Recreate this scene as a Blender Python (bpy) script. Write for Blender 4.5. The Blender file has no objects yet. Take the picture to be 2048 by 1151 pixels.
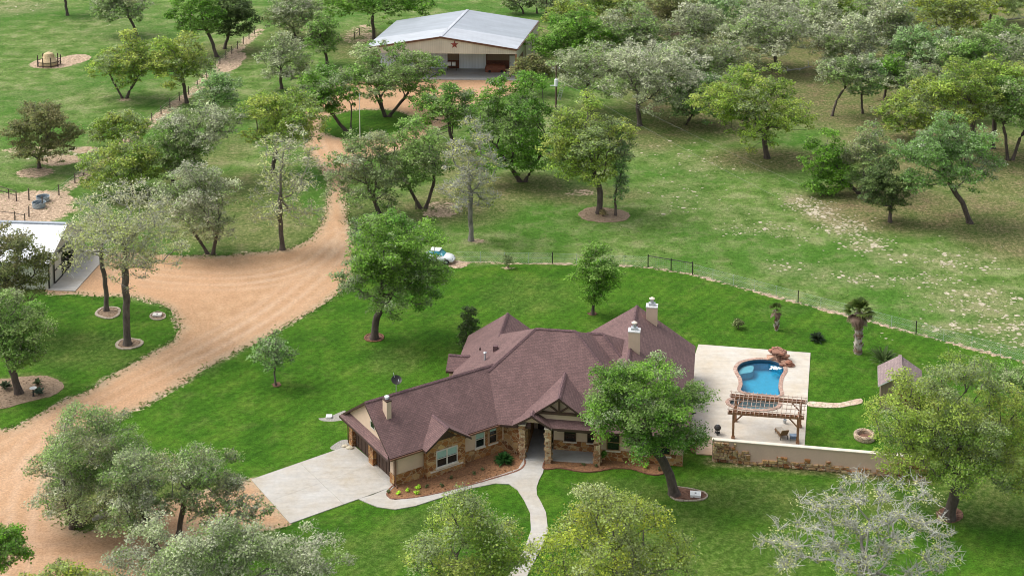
import bpy, bmesh, math, random
import numpy as np
from mathutils import Vector
from mathutils.geometry import tessellate_polygon

# ------------------------------------------------------------ camera, sky, sun, exposure
SC = bpy.context.scene
COL = SC.collection
FPX, PITCH, CAMH, YH = 2950.0, math.radians(8.0), 64.0, -632.0
Y0 = YH + FPX * math.tan(PITCH)
cam_d = bpy.data.cameras.new('camera')
cam_d.sensor_width = 36.0
cam_d.sensor_fit = 'HORIZONTAL'
cam_d.lens = 36.0 * FPX / 2048.0
cam_d.shift_y = -(575.5 - Y0) / 2048.0
cam_d.clip_start = 1.0
cam_d.clip_end = 6000.0
cam = bpy.data.objects.new('camera', cam_d)
cam.location = (0, 0, CAMH)
cam.rotation_euler = (math.radians(90) - PITCH, 0, 0)
COL.objects.link(cam)
SC.camera = cam

SUN_EL, SUN_AZ = math.radians(53), math.radians(-74)      # azimuth from +Y towards +X: behind-left
world = bpy.data.worlds.new('World')
SC.world = world
world.use_nodes = True
wn = world.node_tree
wn.nodes.clear()
sky = wn.nodes.new('ShaderNodeTexSky')
sky.sky_type = 'NISHITA'
sky.sun_disc = False
sky.sun_elevation = SUN_EL
sky.sun_rotation = SUN_AZ
sky.air_density = 1.0
sky.dust_density = 4.0
sky.ozone_density = 1.0
bg = wn.nodes.new('ShaderNodeBackground')
bg.inputs['Strength'].default_value = 0.15
wo = wn.nodes.new('ShaderNodeOutputWorld')
hs = wn.nodes.new('ShaderNodeHueSaturation')          # thin overcast: the sky is whiter than a clear one
hs.inputs['Saturation'].default_value = .3
wn.links.new(sky.outputs[0], hs.inputs['Color'])
wn.links.new(hs.outputs[0], bg.inputs[0])
wn.links.new(bg.outputs[0], wo.inputs[0])

sun_d = bpy.data.lights.new('sun', 'SUN')
sun_d.energy = 1.05
sun_d.angle = math.radians(40)
sun_d.color = (1.0, 0.95, 0.88)
sun = bpy.data.objects.new('sun', sun_d)
sdir = Vector((math.sin(SUN_AZ) * math.cos(SUN_EL), math.cos(SUN_AZ) * math.cos(SUN_EL), math.sin(SUN_EL)))
sun.rotation_euler = sdir.to_track_quat('Z', 'Y').to_euler()
sun.location = (0, 150, 120)
COL.objects.link(sun)

SC.view_settings.view_transform = 'Standard'
SC.view_settings.look = 'None'
SC.view_settings.gamma = 1.0
SC.view_settings.exposure = 0.74
SC.cycles.filter_width = 1.0
SC.cycles.max_bounces = 6
SC.cycles.transparent_max_bounces = 8
SC.cycles.caustics_reflective = False
SC.cycles.caustics_refractive = False

# ------------------------------------------------------------ survey: photo point -> place on the ground / on an upright plane
_f = np.array([0, math.cos(PITCH), -math.sin(PITCH)])
_u = np.array([0, math.sin(PITCH), math.cos(PITCH)])
def ray(px, py):
    return np.array([1.0, 0, 0]) * ((px - 1024) / FPX) + _f - _u * ((py - Y0) / FPX)
def G(px, py, z=0.0):
    r = ray(px, py); t = (z - CAMH) / r[2]
    return np.array([r[0] * t, r[1] * t, z])
def PX(p):                                  # place -> photo point (for sizing the surveyed crowns)
    d = np.asarray(p, float) - np.array([0, 0, CAMH]); w = d @ _f
    return 1024 + FPX * d[..., 0] / w, Y0 - FPX * (d @ _u) / w
def VP(px, py, Y):
    r = ray(px, py); t = Y / r[1]
    return np.array([r[0] * t, Y, CAMH + r[2] * t])

# ------------------------------------------------------------ materials
MATS = {}
class NT:
    def __init__(s, name):
        s.m = bpy.data.materials.new(name); s.m.use_nodes = True
        s.t = s.m.node_tree; s.t.nodes.clear()
        s.out = s.t.nodes.new('ShaderNodeOutputMaterial')
        s.b = s.t.nodes.new('ShaderNodeBsdfPrincipled')
        s.t.links.new(s.b.outputs[0], s.out.inputs[0])
        MATS[name] = s.m
    def n(s, typ, **k):
        x = s.t.nodes.new(typ)
        for a, b in k.items(): setattr(x, a, b)
        return x
    def l(s, a, b): s.t.links.new(a, b)
    def pos(s): return s.n('ShaderNodeNewGeometry').outputs['Position']
    def uv(s): return s.n('ShaderNodeUVMap').outputs[0]
    def noise(s, vec, scale, detail=3, rough=.55, scl=None):
        x = s.n('ShaderNodeTexNoise'); x.inputs['Scale'].default_value = scale
        x.inputs['Detail'].default_value = detail; x.inputs['Roughness'].default_value = rough
        if scl is not None:
            mp = s.n('ShaderNodeMapping'); mp.inputs['Scale'].default_value = scl; s.l(vec, mp.inputs[0]); vec = mp.outputs[0]
        s.l(vec, x.inputs['Vector']); return x.outputs['Fac']
    def ramp(s, fac, stops):
        x = s.n('ShaderNodeValToRGB'); cr = x.color_ramp
        while len(cr.elements) < len(stops): cr.elements.new(.5)
        for e, (p, c) in zip(cr.elements, stops):
            e.position = p; e.color = (c if len(c) == 4 else (*c, 1)) if isinstance(c, tuple) else (c, c, c, 1)
        s.l(fac, x.inputs[0]); return x.outputs[0]
    def mix(s, fac, a, b, mode='MIX'):
        x = s.n('ShaderNodeMix', data_type='RGBA', blend_type=mode)
        for v, i in ((fac, 0), (a, 6), (b, 7)):
            if isinstance(v, (int, float)): x.inputs[i].default_value = v if i == 0 else (v, v, v, 1)
            elif isinstance(v, tuple): x.inputs[i].default_value = (*v, 1)
            else: s.l(v, x.inputs[i])
        return x.outputs[2]
    def math(s, op, a, b=0.0, clamp=False):
        x = s.n('ShaderNodeMath', operation=op, use_clamp=clamp)
        for v, i in ((a, 0), (b, 1)):
            if isinstance(v, (int, float)): x.inputs[i].default_value = v
            else: s.l(v, x.inputs[i])
        return x.outputs[0]
    def color(s, c):
        if isinstance(c, tuple): s.b.inputs['Base Color'].default_value = (*c, 1)
        else: s.l(c, s.b.inputs['Base Color'])
    def rough(s, r): s.b.inputs['Roughness'].default_value = r
    def bump(s, h, strength=.4, dist=.03):
        x = s.n('ShaderNodeBump'); x.inputs['Strength'].default_value = strength; x.inputs['Distance'].default_value = dist
        s.l(h, x.inputs['Height']); s.l(x.outputs[0], s.b.inputs['Normal'])

def plain(name, c, rough=.6, var=.18, scale=3.0, metal=0.0):
    k = NT(name); p = k.pos()
    f = k.noise(p, scale, 4); g = k.noise(p, scale * 7, 3)
    v = k.mix(.35, k.ramp(f, [(.3, 1 - var), (.7, 1 + var)]), k.ramp(g, [(.3, 1 - var), (.7, 1 + var)]))
    k.color(k.mix(1.0, c, v, 'MULTIPLY')); k.rough(rough); k.b.inputs['Metallic'].default_value = metal
    return k.m

def stone_mat(name, cols, mortar, scale=2.6, zs=1.5):
    k = NT(name); p = k.pos()
    mp = k.n('ShaderNodeMapping'); mp.inputs['Scale'].default_value = (1, 1, zs); k.l(p, mp.inputs[0])
    d = k.n('ShaderNodeTexNoise'); d.inputs['Scale'].default_value = 3; k.l(p, d.inputs['Vector'])
    add = k.n('ShaderNodeVectorMath', operation='MULTIPLY_ADD'); k.l(d.outputs['Color'], add.inputs[0]); add.inputs[1].default_value = (.25,) * 3; k.l(mp.outputs[0], add.inputs[2])
    v = k.n('ShaderNodeTexVoronoi'); v.inputs['Scale'].default_value = scale; k.l(add.outputs[0], v.inputs['Vector'])
    e = k.n('ShaderNodeTexVoronoi', feature='DISTANCE_TO_EDGE'); e.inputs['Scale'].default_value = scale; k.l(add.outputs[0], e.inputs['Vector'])
    sp = k.n('ShaderNodeSeparateColor'); k.l(v.outputs['Color'], sp.inputs[0])
    c = k.ramp(sp.outputs[0], [(i / max(1, len(cols) - 1), q) for i, q in enumerate(cols)])
    c = k.mix(.5, c, k.ramp(k.noise(p, 6, 4), [(.3, .55), (.7, 1.35)]), 'MULTIPLY')
    m = k.ramp(e.outputs['Distance'], [(.02, 0.0), (.06, 1.0)])
    k.color(k.mix(m, mortar, c)); k.rough(.85); k.bump(m, .6, .05)
    return k.m

def shingle_mat(name, c1, c2, dark):
    k = NT(name); p = k.pos(); uv = k.uv()
    b = k.n('ShaderNodeTexBrick'); k.l(uv, b.inputs['Vector'])
    b.inputs['Scale'].default_value = 1.0; b.inputs['Brick Width'].default_value = .3; b.inputs['Row Height'].default_value = .145
    b.inputs['Mortar Size'].default_value = .014; b.inputs['Bias'].default_value = 0.0
    b.inputs['Color1'].default_value = (*c1, 1); b.inputs['Color2'].default_value = (*c2, 1); b.inputs['Mortar'].default_value = (*dark, 1)
    f = k.ramp(k.noise(p, .55, 4), [(.3, .86), (.7, 1.12)])
    g = k.ramp(k.noise(p, 11, 2), [(.3, .75), (.7, 1.25)])
    st = k.ramp(k.noise(uv, 1.0, 3, scl=(1.6, .25, 1)), [(.35, .9), (.65, 1.06)])
    c = k.mix(1.0, b.outputs['Color'], f, 'MULTIPLY'); c = k.mix(.8, c, g, 'MULTIPLY'); c = k.mix(.8, c, st, 'MULTIPLY')
    k.color(c); k.rough(.9); k.bump(b.outputs['Fac'], .3, -.02)
    return k.m

def metal_sheet(name, c, rough=.4, pitch=.3, metal=0.0, spots=0.0):
    k = NT(name); p = k.pos(); uv = k.uv()
    sx = k.n('ShaderNodeSeparateXYZ'); k.l(uv, sx.inputs[0])
    w = k.math('FRACT', k.math('DIVIDE', sx.outputs[0], pitch))
    rib = k.ramp(w, [(0.0, .72), (.08, 1.05), (.16, .8), (.24, 1.0), (.98, 1.0), (1.0, .72)])
    f = k.ramp(k.noise(p, .35, 4), [(.3, .9), (.7, 1.06)])
    st = k.ramp(k.noise(uv, 1.0, 4, scl=(.9, .12, 1)), [(.3, .88), (.7, 1.05)])
    cc = k.mix(1.0, c, rib, 'MULTIPLY'); cc = k.mix(1.0, cc, f, 'MULTIPLY'); cc = k.mix(1.0, cc, st, 'MULTIPLY')
    k.color(cc); k.rough(rough); k.b.inputs['Metallic'].default_value = metal
    k.bump(rib, .3, .03)
    return k.m

def wood_mat(name, c, pitch=.14, dark=.6):
    k = NT(name); p = k.pos(); uv = k.uv()
    f = k.ramp(k.noise(uv, 1, 5, scl=(9, 1.2, 1)), [(.3, dark), (.7, 1.2)])
    g = k.ramp(k.noise(p, 1.7, 3), [(.3, .8), (.7, 1.15)])
    k.color(k.mix(1.0, k.mix(1.0, c, f, 'MULTIPLY'), g, 'MULTIPLY')); k.rough(.7)
    return k.m

def concrete_mat(name, c, joints=None, warm=(.9, .82, .7), stains=.25):
    k = NT(name); p = k.pos()
    f = k.noise(p, .35, 6, .65); g = k.noise(p, 2.2, 5, .7); h = k.noise(p, 28, 2)
    st = k.noise(p, .8, 6, .7, scl=(.35, 2.2, 1))
    c1 = k.mix(k.ramp(f, [(.35, 0.0), (.7, 1.0)]), c, tuple(a * b for a, b in zip(c, warm)))
    c1 = k.mix(stains * 2, c1, k.ramp(g, [(.3, .8), (.65, 1.08)]), 'MULTIPLY')
    c1 = k.mix(stains * 2, c1, k.ramp(st, [(.3, .78), (.6, 1.06)]), 'MULTIPLY')
    c1 = k.mix(.5, c1, k.ramp(h, [(.3, .85), (.7, 1.12)]), 'MULTIPLY')
    k.color(c1); k.rough(.85)
    return k.m

def leaf_mat(name, trans=.5):
    k = NT(name)
    a = k.n('ShaderNodeAttribute', attribute_name='tint')
    k.l(a.outputs['Color'], k.b.inputs['Base Color']); k.rough(.65)
    k.b.inputs['Specular IOR Level'].default_value = .25
    tr = k.n('ShaderNodeBsdfTranslucent'); k.l(a.outputs['Color'], tr.inputs[0])
    ms = k.n('ShaderNodeMixShader'); ms.inputs[0].default_value = trans
    k.l(k.b.outputs[0], ms.inputs[1]); k.l(tr.outputs[0], ms.inputs[2]); k.l(ms.outputs[0], k.out.inputs[0])
    return k.m

def bark_mat(name):
    k = NT(name); p = k.pos()
    a = k.n('ShaderNodeAttribute', attribute_name='tint')
    f = k.ramp(k.noise(p, 5, 5, .7, scl=(1, 1, .3)), [(.3, .5), (.7, 1.4)])
    k.color(k.mix(1.0, a.outputs['Color'], f, 'MULTIPLY')); k.rough(.95)
    return k.m

leaf_mat('leaf'); bark_mat('bark')
shingle_mat('shingle', (.185, .107, .101), (.138, .080, .076), (.095, .056, .055))
shingle_mat('shingle_ridge', (.16, .09, .093), (.12, .068, .07), (.06, .036, .04))
shingle_mat('shingle_grey', (.30, .225, .215), (.24, .18, .175), (.15, .11, .11))
plain('fascia', (.055, .028, .022), .6)
plain('stucco', (.61, .465, .345), .9, .07, 1.2)
plain('stucco_wall', (.62, .44, .365), .9, .08, 1.0)
plain('cap_pale', (.66, .58, .48), .85, .08, 2)
stone_mat('stone', [(.12, .045, .015), (.34, .14, .04), (.2, .07, .022), (.46, .24, .08), (.26, .10, .03), (.52, .34, .15), (.15, .055, .02)], (.42, .3, .17), 2.0)
stone_mat('stone_pale', [(.16, .07, .035), (.38, .2, .085), (.52, .36, .2), (.24, .1, .045), (.6, .47, .3), (.3, .15, .06)], (.45, .36, .25))
stone_mat('wall_stone', [(.13, .055, .025), (.36, .15, .05), (.52, .33, .15), (.2, .08, .03), (.6, .46, .25), (.28, .11, .045)], (.42, .32, .22), 1.6)
stone_mat('flagstone', [(.55, .4, .29), (.64, .5, .38), (.48, .34, .25), (.68, .55, .43)], (.38, .34, .22), 2.2, 1)
stone_mat('pit_stone', [(.45, .33, .22), (.55, .43, .3), (.36, .26, .17), (.6, .5, .38)], (.25, .19, .14), 3.2, 1)
stone_mat('coping', [(.42, .26, .2), (.5, .33, .26), (.34, .2, .15), (.55, .4, .32)], (.3, .22, .18), 2.8, 1)
stone_mat('red_rock', [(.26, .1, .06), (.42, .2, .13), (.55, .36, .26), (.2, .08, .05), (.46, .27, .18)], (.14, .06, .04), 1.1, 1.6)
wood_mat('door_wood', (.05, .028, .022)); wood_mat('dark_wood', (.06, .03, .018))
wood_mat('cedar', (.36, .18, .10)); wood_mat('cedar_pale', (.46, .34, .27)); wood_mat('porch_wood', (.17, .06, .035))
plain('glass', (.012, .017, .018), .08, .3, .6); plain('blind', (.3, .46, .42), .5, .1, 3)
plain('frame_white', (.62, .58, .52), .5, .05); plain('frame_tan', (.33, .2, .11), .6, .1)
plain('white_paint', (.8, .8, .78), .5, .05); plain('white_metal', (.75, .78, .8), .35, .05)
plain('dark_metal', (.025, .022, .02), .5); plain('galv', (.5, .53, .55), .4, .12, 3, .4); plain('copper_brown', (.13, .06, .035), .45)
plain('rust_pipe', (.05, .03, .024), .7); plain('wire', (.42, .5, .44), .6); plain('wire_pale', (.5, .5, .46), .6)
plain('post_wood', (.11, .085, .065), .9, .3); plain('pole_wood', (.1, .07, .05), .9, .3)
metal_sheet('roof_metal', (.335, .37, .41), .5, .6); metal_sheet('roof_metal_bright', (.46, .49, .53), .45, .6); metal_sheet('roof_white', (.84, .86, .9), .45, .7)
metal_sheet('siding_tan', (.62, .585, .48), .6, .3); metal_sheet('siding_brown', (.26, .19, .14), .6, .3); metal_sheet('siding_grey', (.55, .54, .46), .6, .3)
metal_sheet('door_white', (.82, .87, .92), .5, .5); plain('star_red', (.22, .035, .02), .5); plain('tarp', (.2, .065, .035), .7, .3, 4)
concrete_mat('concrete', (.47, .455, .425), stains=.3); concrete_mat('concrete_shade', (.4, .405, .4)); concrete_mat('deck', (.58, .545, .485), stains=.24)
concrete_mat('step_concrete', (.55, .42, .31)); concrete_mat('lid', (.7, .68, .64))
plain('mulch', (.25, .125, .058), .95, .65, 7); plain('mulch_dark', (.17, .085, .055), .95, .6, 6); plain('mulch_pale', (.25, .175, .115), .95, .5, 6)
plain('edging', (.2, .085, .05), .85, .4, 3); plain('edging_pale', (.36, .30, .23), .9, .3, 3); plain('limestone', (.46, .405, .3), .9, .25, 2)
plain('pale_gravel', (.30, .285, .25), .95, .45, 9)
plain('hay', (.58, .44, .26), .95, .35, 8); plain('tank_blue', (.25, .31, .35), .5, .2); plain('car_paint', (.75, .78, .78), .25, .04); plain('teal_glass', (.04, .25, .3), .1)
plain('rubber', (.02, .02, .02), .8); plain('cushion', (.45, .4, .33), .8); plain('blue_weave', (.2, .27, .36), .7); plain('brown_weave', (.2, .12, .06), .8, .3, 20)
plain('pool_plaster', (.05, .42, .62), .6, .14, 2.5); plain('pool_ledge', (.24, .52, .6), .6, .1, 2); plain('spa_plaster', (.33, .36, .36), .6, .15, 3); plain('tile_band', (.04, .1, .16), .3)
plain('foam', (.8, .88, .9), .5)

def water_mat():
    k = NT('pool_water')
    tr = k.n('ShaderNodeBsdfTransparent'); tr.inputs[0].default_value = (.72, .93, .97, 1)
    gl = k.n('ShaderNodeBsdfGlossy'); gl.inputs['Roughness'].default_value = .06
    fr = k.n('ShaderNodeFresnel'); fr.inputs['IOR'].default_value = 1.33
    bp = k.n('ShaderNodeBump'); bp.inputs['Strength'].default_value = .35; bp.inputs['Distance'].default_value = .05
    k.l(k.noise(k.pos(), 4, 3), bp.inputs['Height'])
    k.l(bp.outputs[0], gl.inputs['Normal']); k.l(bp.outputs[0], fr.inputs['Normal'])
    ms = k.n('ShaderNodeMixShader'); k.l(fr.outputs[0], ms.inputs[0]); k.l(tr.outputs[0], ms.inputs[1]); k.l(gl.outputs[0], ms.inputs[2])
    k.l(ms.outputs[0], k.out.inputs[0])
water_mat()

def ground_mat():
    k = NT('ground'); p = k.pos()
    a = k.n('ShaderNodeAttribute', attribute_name='zone'); s = k.n('ShaderNodeSeparateColor'); k.l(a.outputs['Color'], s.inputs[0])
    lawn, dirt, rock = s.outputs[0], s.outputs[1], s.outputs[2]; sand = a.outputs['Alpha']
    big = k.noise(p, .055, 5, .6); mid = k.noise(p, .3, 6, .65); fine = k.noise(p, 2.3, 5, .72); vf = k.noise(p, 9, 3, .7)
    horiz = k.noise(p, .5, 5, .65, scl=(.9, .8, 1))
    # mown lawn
    lw = k.ramp(mid, [(.32, (.028, .086, .006)), (.5, (.045, .122, .008)), (.68, (.082, .155, .016))])
    lw = k.mix(k.ramp(big, [(.46, 0.0), (.6, .45)]), lw, (.066, .155, .012))
    lw = k.mix(k.ramp(horiz, [(.53, 0.0), (.7, .35)]), lw, (.15, .185, .045))
    wv = k.n('ShaderNodeTexWave'); wv.inputs['Scale'].default_value = .3; wv.inputs['Distortion'].default_value = 3.0; wv.inputs['Detail Scale'].default_value = .4
    mw = k.n('ShaderNodeMapping'); mw.inputs['Rotation'].default_value = (0, 0, .62); k.l(p, mw.inputs[0]); k.l(mw.outputs[0], wv.inputs['Vector'])
    lw = k.mix(.5, lw, k.ramp(wv.outputs['Fac'], [(.2, .86), (.8, 1.12)]), 'MULTIPLY')      # mowing passes
    # pasture
    ps = k.ramp(mid, [(.35, (.055, .115, .016)), (.5, (.11, .185, .04)), (.65, (.21, .245, .10))])
    ps = k.mix(k.ramp(big, [(.45, 0.0), (.58, .75)]), ps, (.05, .14, .014))
    ps = k.mix(k.ramp(horiz, [(.5, 0.0), (.68, .42)]), ps, (.24, .24, .115))
    c = k.mix(lawn, ps, lw)
    # leaf litter and bare brown soil under the oaks
    dl = k.ramp(fine, [(.34, (.09, .07, .034)), (.5, (.16, .12, .065)), (.66, (.28, .21, .125))])
    dsel = k.math('MULTIPLY', dirt, k.ramp(k.math('ADD', k.math('MULTIPLY', mid, .6), k.math('MULTIPLY', fine, .4)), [(.3, 0.12), (.62, 1.0)]))
    c = k.mix(dsel, c, dl)
    # sandy worn earth
    sd = k.ramp(fine, [(.3, (.29, .20, .13)), (.7, (.52, .40, .29))])
    ssel = k.ramp(k.math('ADD', sand, k.math('MULTIPLY', k.math('SUBTRACT', k.math('ADD', k.math('MULTIPLY', mid, .5), k.math('MULTIPLY', fine, .5)), .5), 2.4)), [(.42, 0.0), (.6, 1.0)])
    c = k.mix(ssel, c, sd)
    # scattered limestone
    v = k.n('ShaderNodeTexVoronoi'); v.inputs['Scale'].default_value = 1.1; v.inputs['Randomness'].default_value = 1.0
    mp = k.n('ShaderNodeMapping'); mp.inputs['Scale'].default_value = (1, .75, 1); k.l(p, mp.inputs[0]); k.l(mp.outputs[0], v.inputs['Vector'])
    vs = k.n('ShaderNodeSeparateColor'); k.l(v.outputs['Color'], vs.inputs[0])
    rad = k.math('MULTIPLY', k.math('MULTIPLY', vs.outputs[0], vs.outputs[1]), .5)
    inside = k.math('LESS_THAN', k.math('ADD', v.outputs['Distance'], k.math('MULTIPLY', k.math('SUBTRACT', vf, .5), .35)), k.math('MULTIPLY', rad, k.math('MULTIPLY', rock, 1.5)))
    gr = k.math('MULTIPLY', rock, k.ramp(k.math('ADD', k.math('MULTIPLY', mid, .5), k.math('MULTIPLY', fine, .5)), [(.4, 0.0), (.62, .8)]))
    c = k.mix(gr, c, (.27, .235, .14))
    c = k.mix(inside, c, k.ramp(vf, [(.3, (.32, .28, .19)), (.7, (.54, .49, .38))]))
    c = k.mix(.85, c, k.ramp(fine, [(.34, .6), (.5, 1.0), (.66, 1.4)]), 'MULTIPLY')
    c = k.mix(.9, c, k.ramp(vf, [(.34, .55), (.66, 1.45)]), 'MULTIPLY')
    k.color(c); k.rough(.95); k.b.inputs['Specular IOR Level'].default_value = .1
    k.bump(k.math('ADD', fine, k.math('MULTIPLY', vf, .5)), .5, .12)
ground_mat()

def gravel_mat():
    k = NT('gravel'); p = k.pos()
    big = k.noise(p, .09, 5, .6); mid = k.noise(p, .55, 6, .7); fine = k.noise(p, 5, 4, .75)
    v = k.n('ShaderNodeTexVoronoi'); v.inputs['Scale'].default_value = 8; k.l(p, v.inputs['Vector'])
    sp = k.n('ShaderNodeSeparateColor'); k.l(v.outputs['Color'], sp.inputs[0])
    a = k.n('ShaderNodeAttribute', attribute_name='zone'); s = k.n('ShaderNodeSeparateColor'); k.l(a.outputs['Color'], s.inputs[0])
    c = k.ramp(mid, [(.33, (.365, .215, .112)), (.5, (.42, .255, .138)), (.67, (.475, .305, .175))])
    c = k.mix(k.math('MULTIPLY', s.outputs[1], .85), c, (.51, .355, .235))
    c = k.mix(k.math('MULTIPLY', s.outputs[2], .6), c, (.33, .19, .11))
    c = k.mix(k.ramp(big, [(.4, 0.0), (.65, .7)]), c, (.47, .275, .15))
    c = k.mix(k.math('MULTIPLY', s.outputs[0], k.ramp(mid, [(.3, .2), (.65, 1.0)])), c, (.36, .29, .19))      # thin verge
    c = k.mix(.5, c, k.ramp(sp.outputs[0], [(0.0, .72), (.5, 1.0), (1.0, 1.22)]), 'MULTIPLY')
    c = k.mix(.7, c, k.ramp(fine, [(.3, .75), (.7, 1.25)]), 'MULTIPLY')
    k.color(c); k.rough(.95); k.bump(fine, .4, .05)
gravel_mat()

# ------------------------------------------------------------ mesh building
def wloc(o):
    v = np.zeros(3)
    while o is not None:
        v += np.array(o.location); o = o.parent
    return v
def tag(o, label=None, cat=None, group=None, kind=None):
    if label: o['label'] = label
    if cat: o['category'] = cat
    if group: o['group'] = group
    if kind: o['kind'] = kind
    return o
def thing(name, label, cat, loc=(0, 0, 0), group=None, kind=None):
    o = bpy.data.objects.new(name, None); o.empty_display_size = .5
    COL.objects.link(o); o.location = tuple(float(x) for x in loc)
    return tag(o, label, cat, group, kind)

class MB:
    def __init__(s): s.v = []; s.f = []; s.m = []
    def add(s, vs, fs, mi=0):
        b = len(s.v); s.v += [tuple(float(c) for c in p) for p in vs]
        for f in fs: s.f.append(tuple(b + i for i in f)); s.m.append(mi)
        return s
    def quad(s, a, b, c, d, mi=0): return s.add([a, b, c, d], [(0, 1, 2, 3)], mi)
    def hexa(s, p, mi=0):            # 4 bottom + 4 top corners
        return s.add(p, [(3, 2, 1, 0), (4, 5, 6, 7), (0, 1, 5, 4), (1, 2, 6, 5), (2, 3, 7, 6), (3, 0, 4, 7)], mi)
    def box(s, c, size, rz=0.0, mi=0):   # c = centre of the base
        ca, sa = math.cos(rz), math.sin(rz); hx, hy, h = size[0] / 2, size[1] / 2, size[2]
        q = [(-hx, -hy), (hx, -hy), (hx, hy), (-hx, hy)]
        pts = [(c[0] + x * ca - y * sa, c[1] + x * sa + y * ca) for x, y in q]
        return s.hexa([(x, y, c[2]) for x, y in pts] + [(x, y, c[2] + h) for x, y in pts], mi)
    def prism(s, poly, z0, z1, mi=0, mtop=None):
        n = len(poly); tri = tessellate_polygon([[Vector((p[0], p[1], 0)) for p in poly]])
        ar = sum(poly[i][0] * poly[(i + 1) % n][1] - poly[(i + 1) % n][0] * poly[i][1] for i in range(n))
        if ar < 0: poly = poly[::-1]; tri = tessellate_polygon([[Vector((p[0], p[1], 0)) for p in poly]])
        s.add([(p[0], p[1], z1) for p in poly], [fix_up(t, poly) for t in tri], mi if mtop is None else mtop)
        s.add([(p[0], p[1], z0) for p in poly] + [(p[0], p[1], z1) for p in poly], [(i, (i + 1) % n, n + (i + 1) % n, n + i) for i in range(n)], mi)
        return s
    def tube(s, pts, radii, n=6, mi=0, cap=True):
        pts = [np.array(p, float) for p in pts]; m = len(pts)
        if isinstance(radii, (int, float)): radii = [radii] * m
        vs = []
        for i, p in enumerate(pts):
            t = pts[min(i + 1, m - 1)] - pts[max(i - 1, 0)]; t /= (np.linalg.norm(t) + 1e-9)
            a = np.cross(t, (0, 0, 1.0)) if abs(t[2]) < .9 else np.cross(t, (1.0, 0, 0)); a /= np.linalg.norm(a); b = np.cross(t, a)
            for k in range(n):
                an = 2 * math.pi * k / n; vs.append(p + (a * math.cos(an) + b * math.sin(an)) * radii[i])
        fs = [(i * n + k, i * n + (k + 1) % n, (i + 1) * n + (k + 1) % n, (i + 1) * n + k) for i in range(m - 1) for k in range(n)]
        if cap: fs += [tuple(range(n))[::-1], tuple((m - 1) * n + k for k in range(n))]
        return s.add(vs, fs, mi)
    def beam(s, a, b, w, h, mi=0):      # rectangular bar from a to b
        a = np.array(a, float); b = np.array(b, float); t = b - a; t /= np.linalg.norm(t)
        sd = np.cross(t, (0, 0, 1.0)) if abs(t[2]) < .95 else np.array([1.0, 0, 0]); sd /= np.linalg.norm(sd); up = np.cross(sd, t)
        o = [(-w / 2, -h / 2), (w / 2, -h / 2), (w / 2, h / 2), (-w / 2, h / 2)]
        return s.hexa([a + sd * x + up * y for x, y in o] + [b + sd * x + up * y for x, y in o], mi)
    def lathe(s, c, prof, n=16, mi=0):
        vs = []; m = len(prof)
        for r, z in prof:
            for k in range(n):
                an = 2 * math.pi * k / n; vs.append((c[0] + r * math.cos(an), c[1] + r * math.sin(an), c[2] + z))
        fs = [(i * n + k, i * n + (k + 1) % n, (i + 1) * n + (k + 1) % n, (i + 1) * n + k) for i in range(m - 1) for k in range(n)]
        fs += [tuple(range(n))[::-1], tuple((m - 1) * n + k for k in range(n))]
        return s.add(vs, fs, mi)
    def slab(s, poly, t, mi=0, mside=1):  # a sloped panel with thickness t below it
        n = len(poly); P = [np.array(p, float) for p in poly]
        nrm = sum((np.cross(P[i], P[(i + 1) % n]) for i in range(n)), np.zeros(3))
        if nrm[2] < 0: P = P[::-1]
        L = [p - np.array([0, 0, t]) for p in P]
        s.add(P, [tuple(range(n))], mi)
        s.add(L, [tuple(range(n))[::-1]], mside)
        return s.add(L + P, [(i, (i + 1) % n, n + (i + 1) % n, n + i) for i in range(n)], mside)
    def blob(s, c, r, rng, n=1, mi=0, rough=.25):
        bm = bmesh.new(); bmesh.ops.create_icosphere(bm, subdivisions=n, radius=1.0)
        vs = []
        for v in bm.verts:
            d = np.array(v.co); vs.append(np.array(c) + d * np.array(r) * (1 + rng.uniform(-rough, rough)))
        fs = [tuple(v.index for v in f.verts) for f in bm.faces]; bm.free()
        return s.add(vs, fs, mi)
    def build(s, name, mats, parent=None, smooth=False, label=None, origin=None):
        me = bpy.data.meshes.new(name)
        off = wloc(parent) if parent is not None else (np.array(origin, float) if origin is not None else np.zeros(3))
        me.from_pydata([tuple(np.array(p) - off) for p in s.v], [], s.f)
        for m in (mats if isinstance(mats, (list, tuple)) else [mats]): me.materials.append(MATS[m])
        uvl = me.uv_layers.new(name='UVMap'); V = np.array(s.v)
        me.polygons.foreach_set('material_index', s.m)
        if smooth: me.polygons.foreach_set('use_smooth', [True] * len(s.f))
        uv = np.zeros((len(me.loops), 2)); li = 0
        for f in s.f:
            P = V[list(f)]; nr = np.cross(P[1] - P[0], P[2] - P[0])
            if len(f) > 3: nr = nr + np.cross(P[2] - P[0], P[3] - P[0])
            ln = np.linalg.norm(nr); nr = nr / ln if ln > 1e-12 else np.array([0, 0, 1.0])
            h = np.cross((0, 0, 1.0), nr); hl = np.linalg.norm(h); h = h / hl if hl > 1e-3 else np.array([1.0, 0, 0])
            w = np.cross(nr, h)
            for p in P: uv[li] = (p @ h, p @ w); li += 1
        uvl.data.foreach_set('uv', uv.ravel().astype(np.float32))
        me.update()
        o = bpy.data.objects.new(name, me); COL.objects.link(o)
        if parent is not None: o.parent = parent
        elif origin is not None: o.location = tuple(off)
        if label: o['label'] = label
        return o
def fix_up(t, poly):
    a, b, c = (poly[i] for i in t)
    return t if (b[0] - a[0]) * (c[1] - a[1]) - (b[1] - a[1]) * (c[0] - a[0]) > 0 else (t[0], t[2], t[1])

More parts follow.
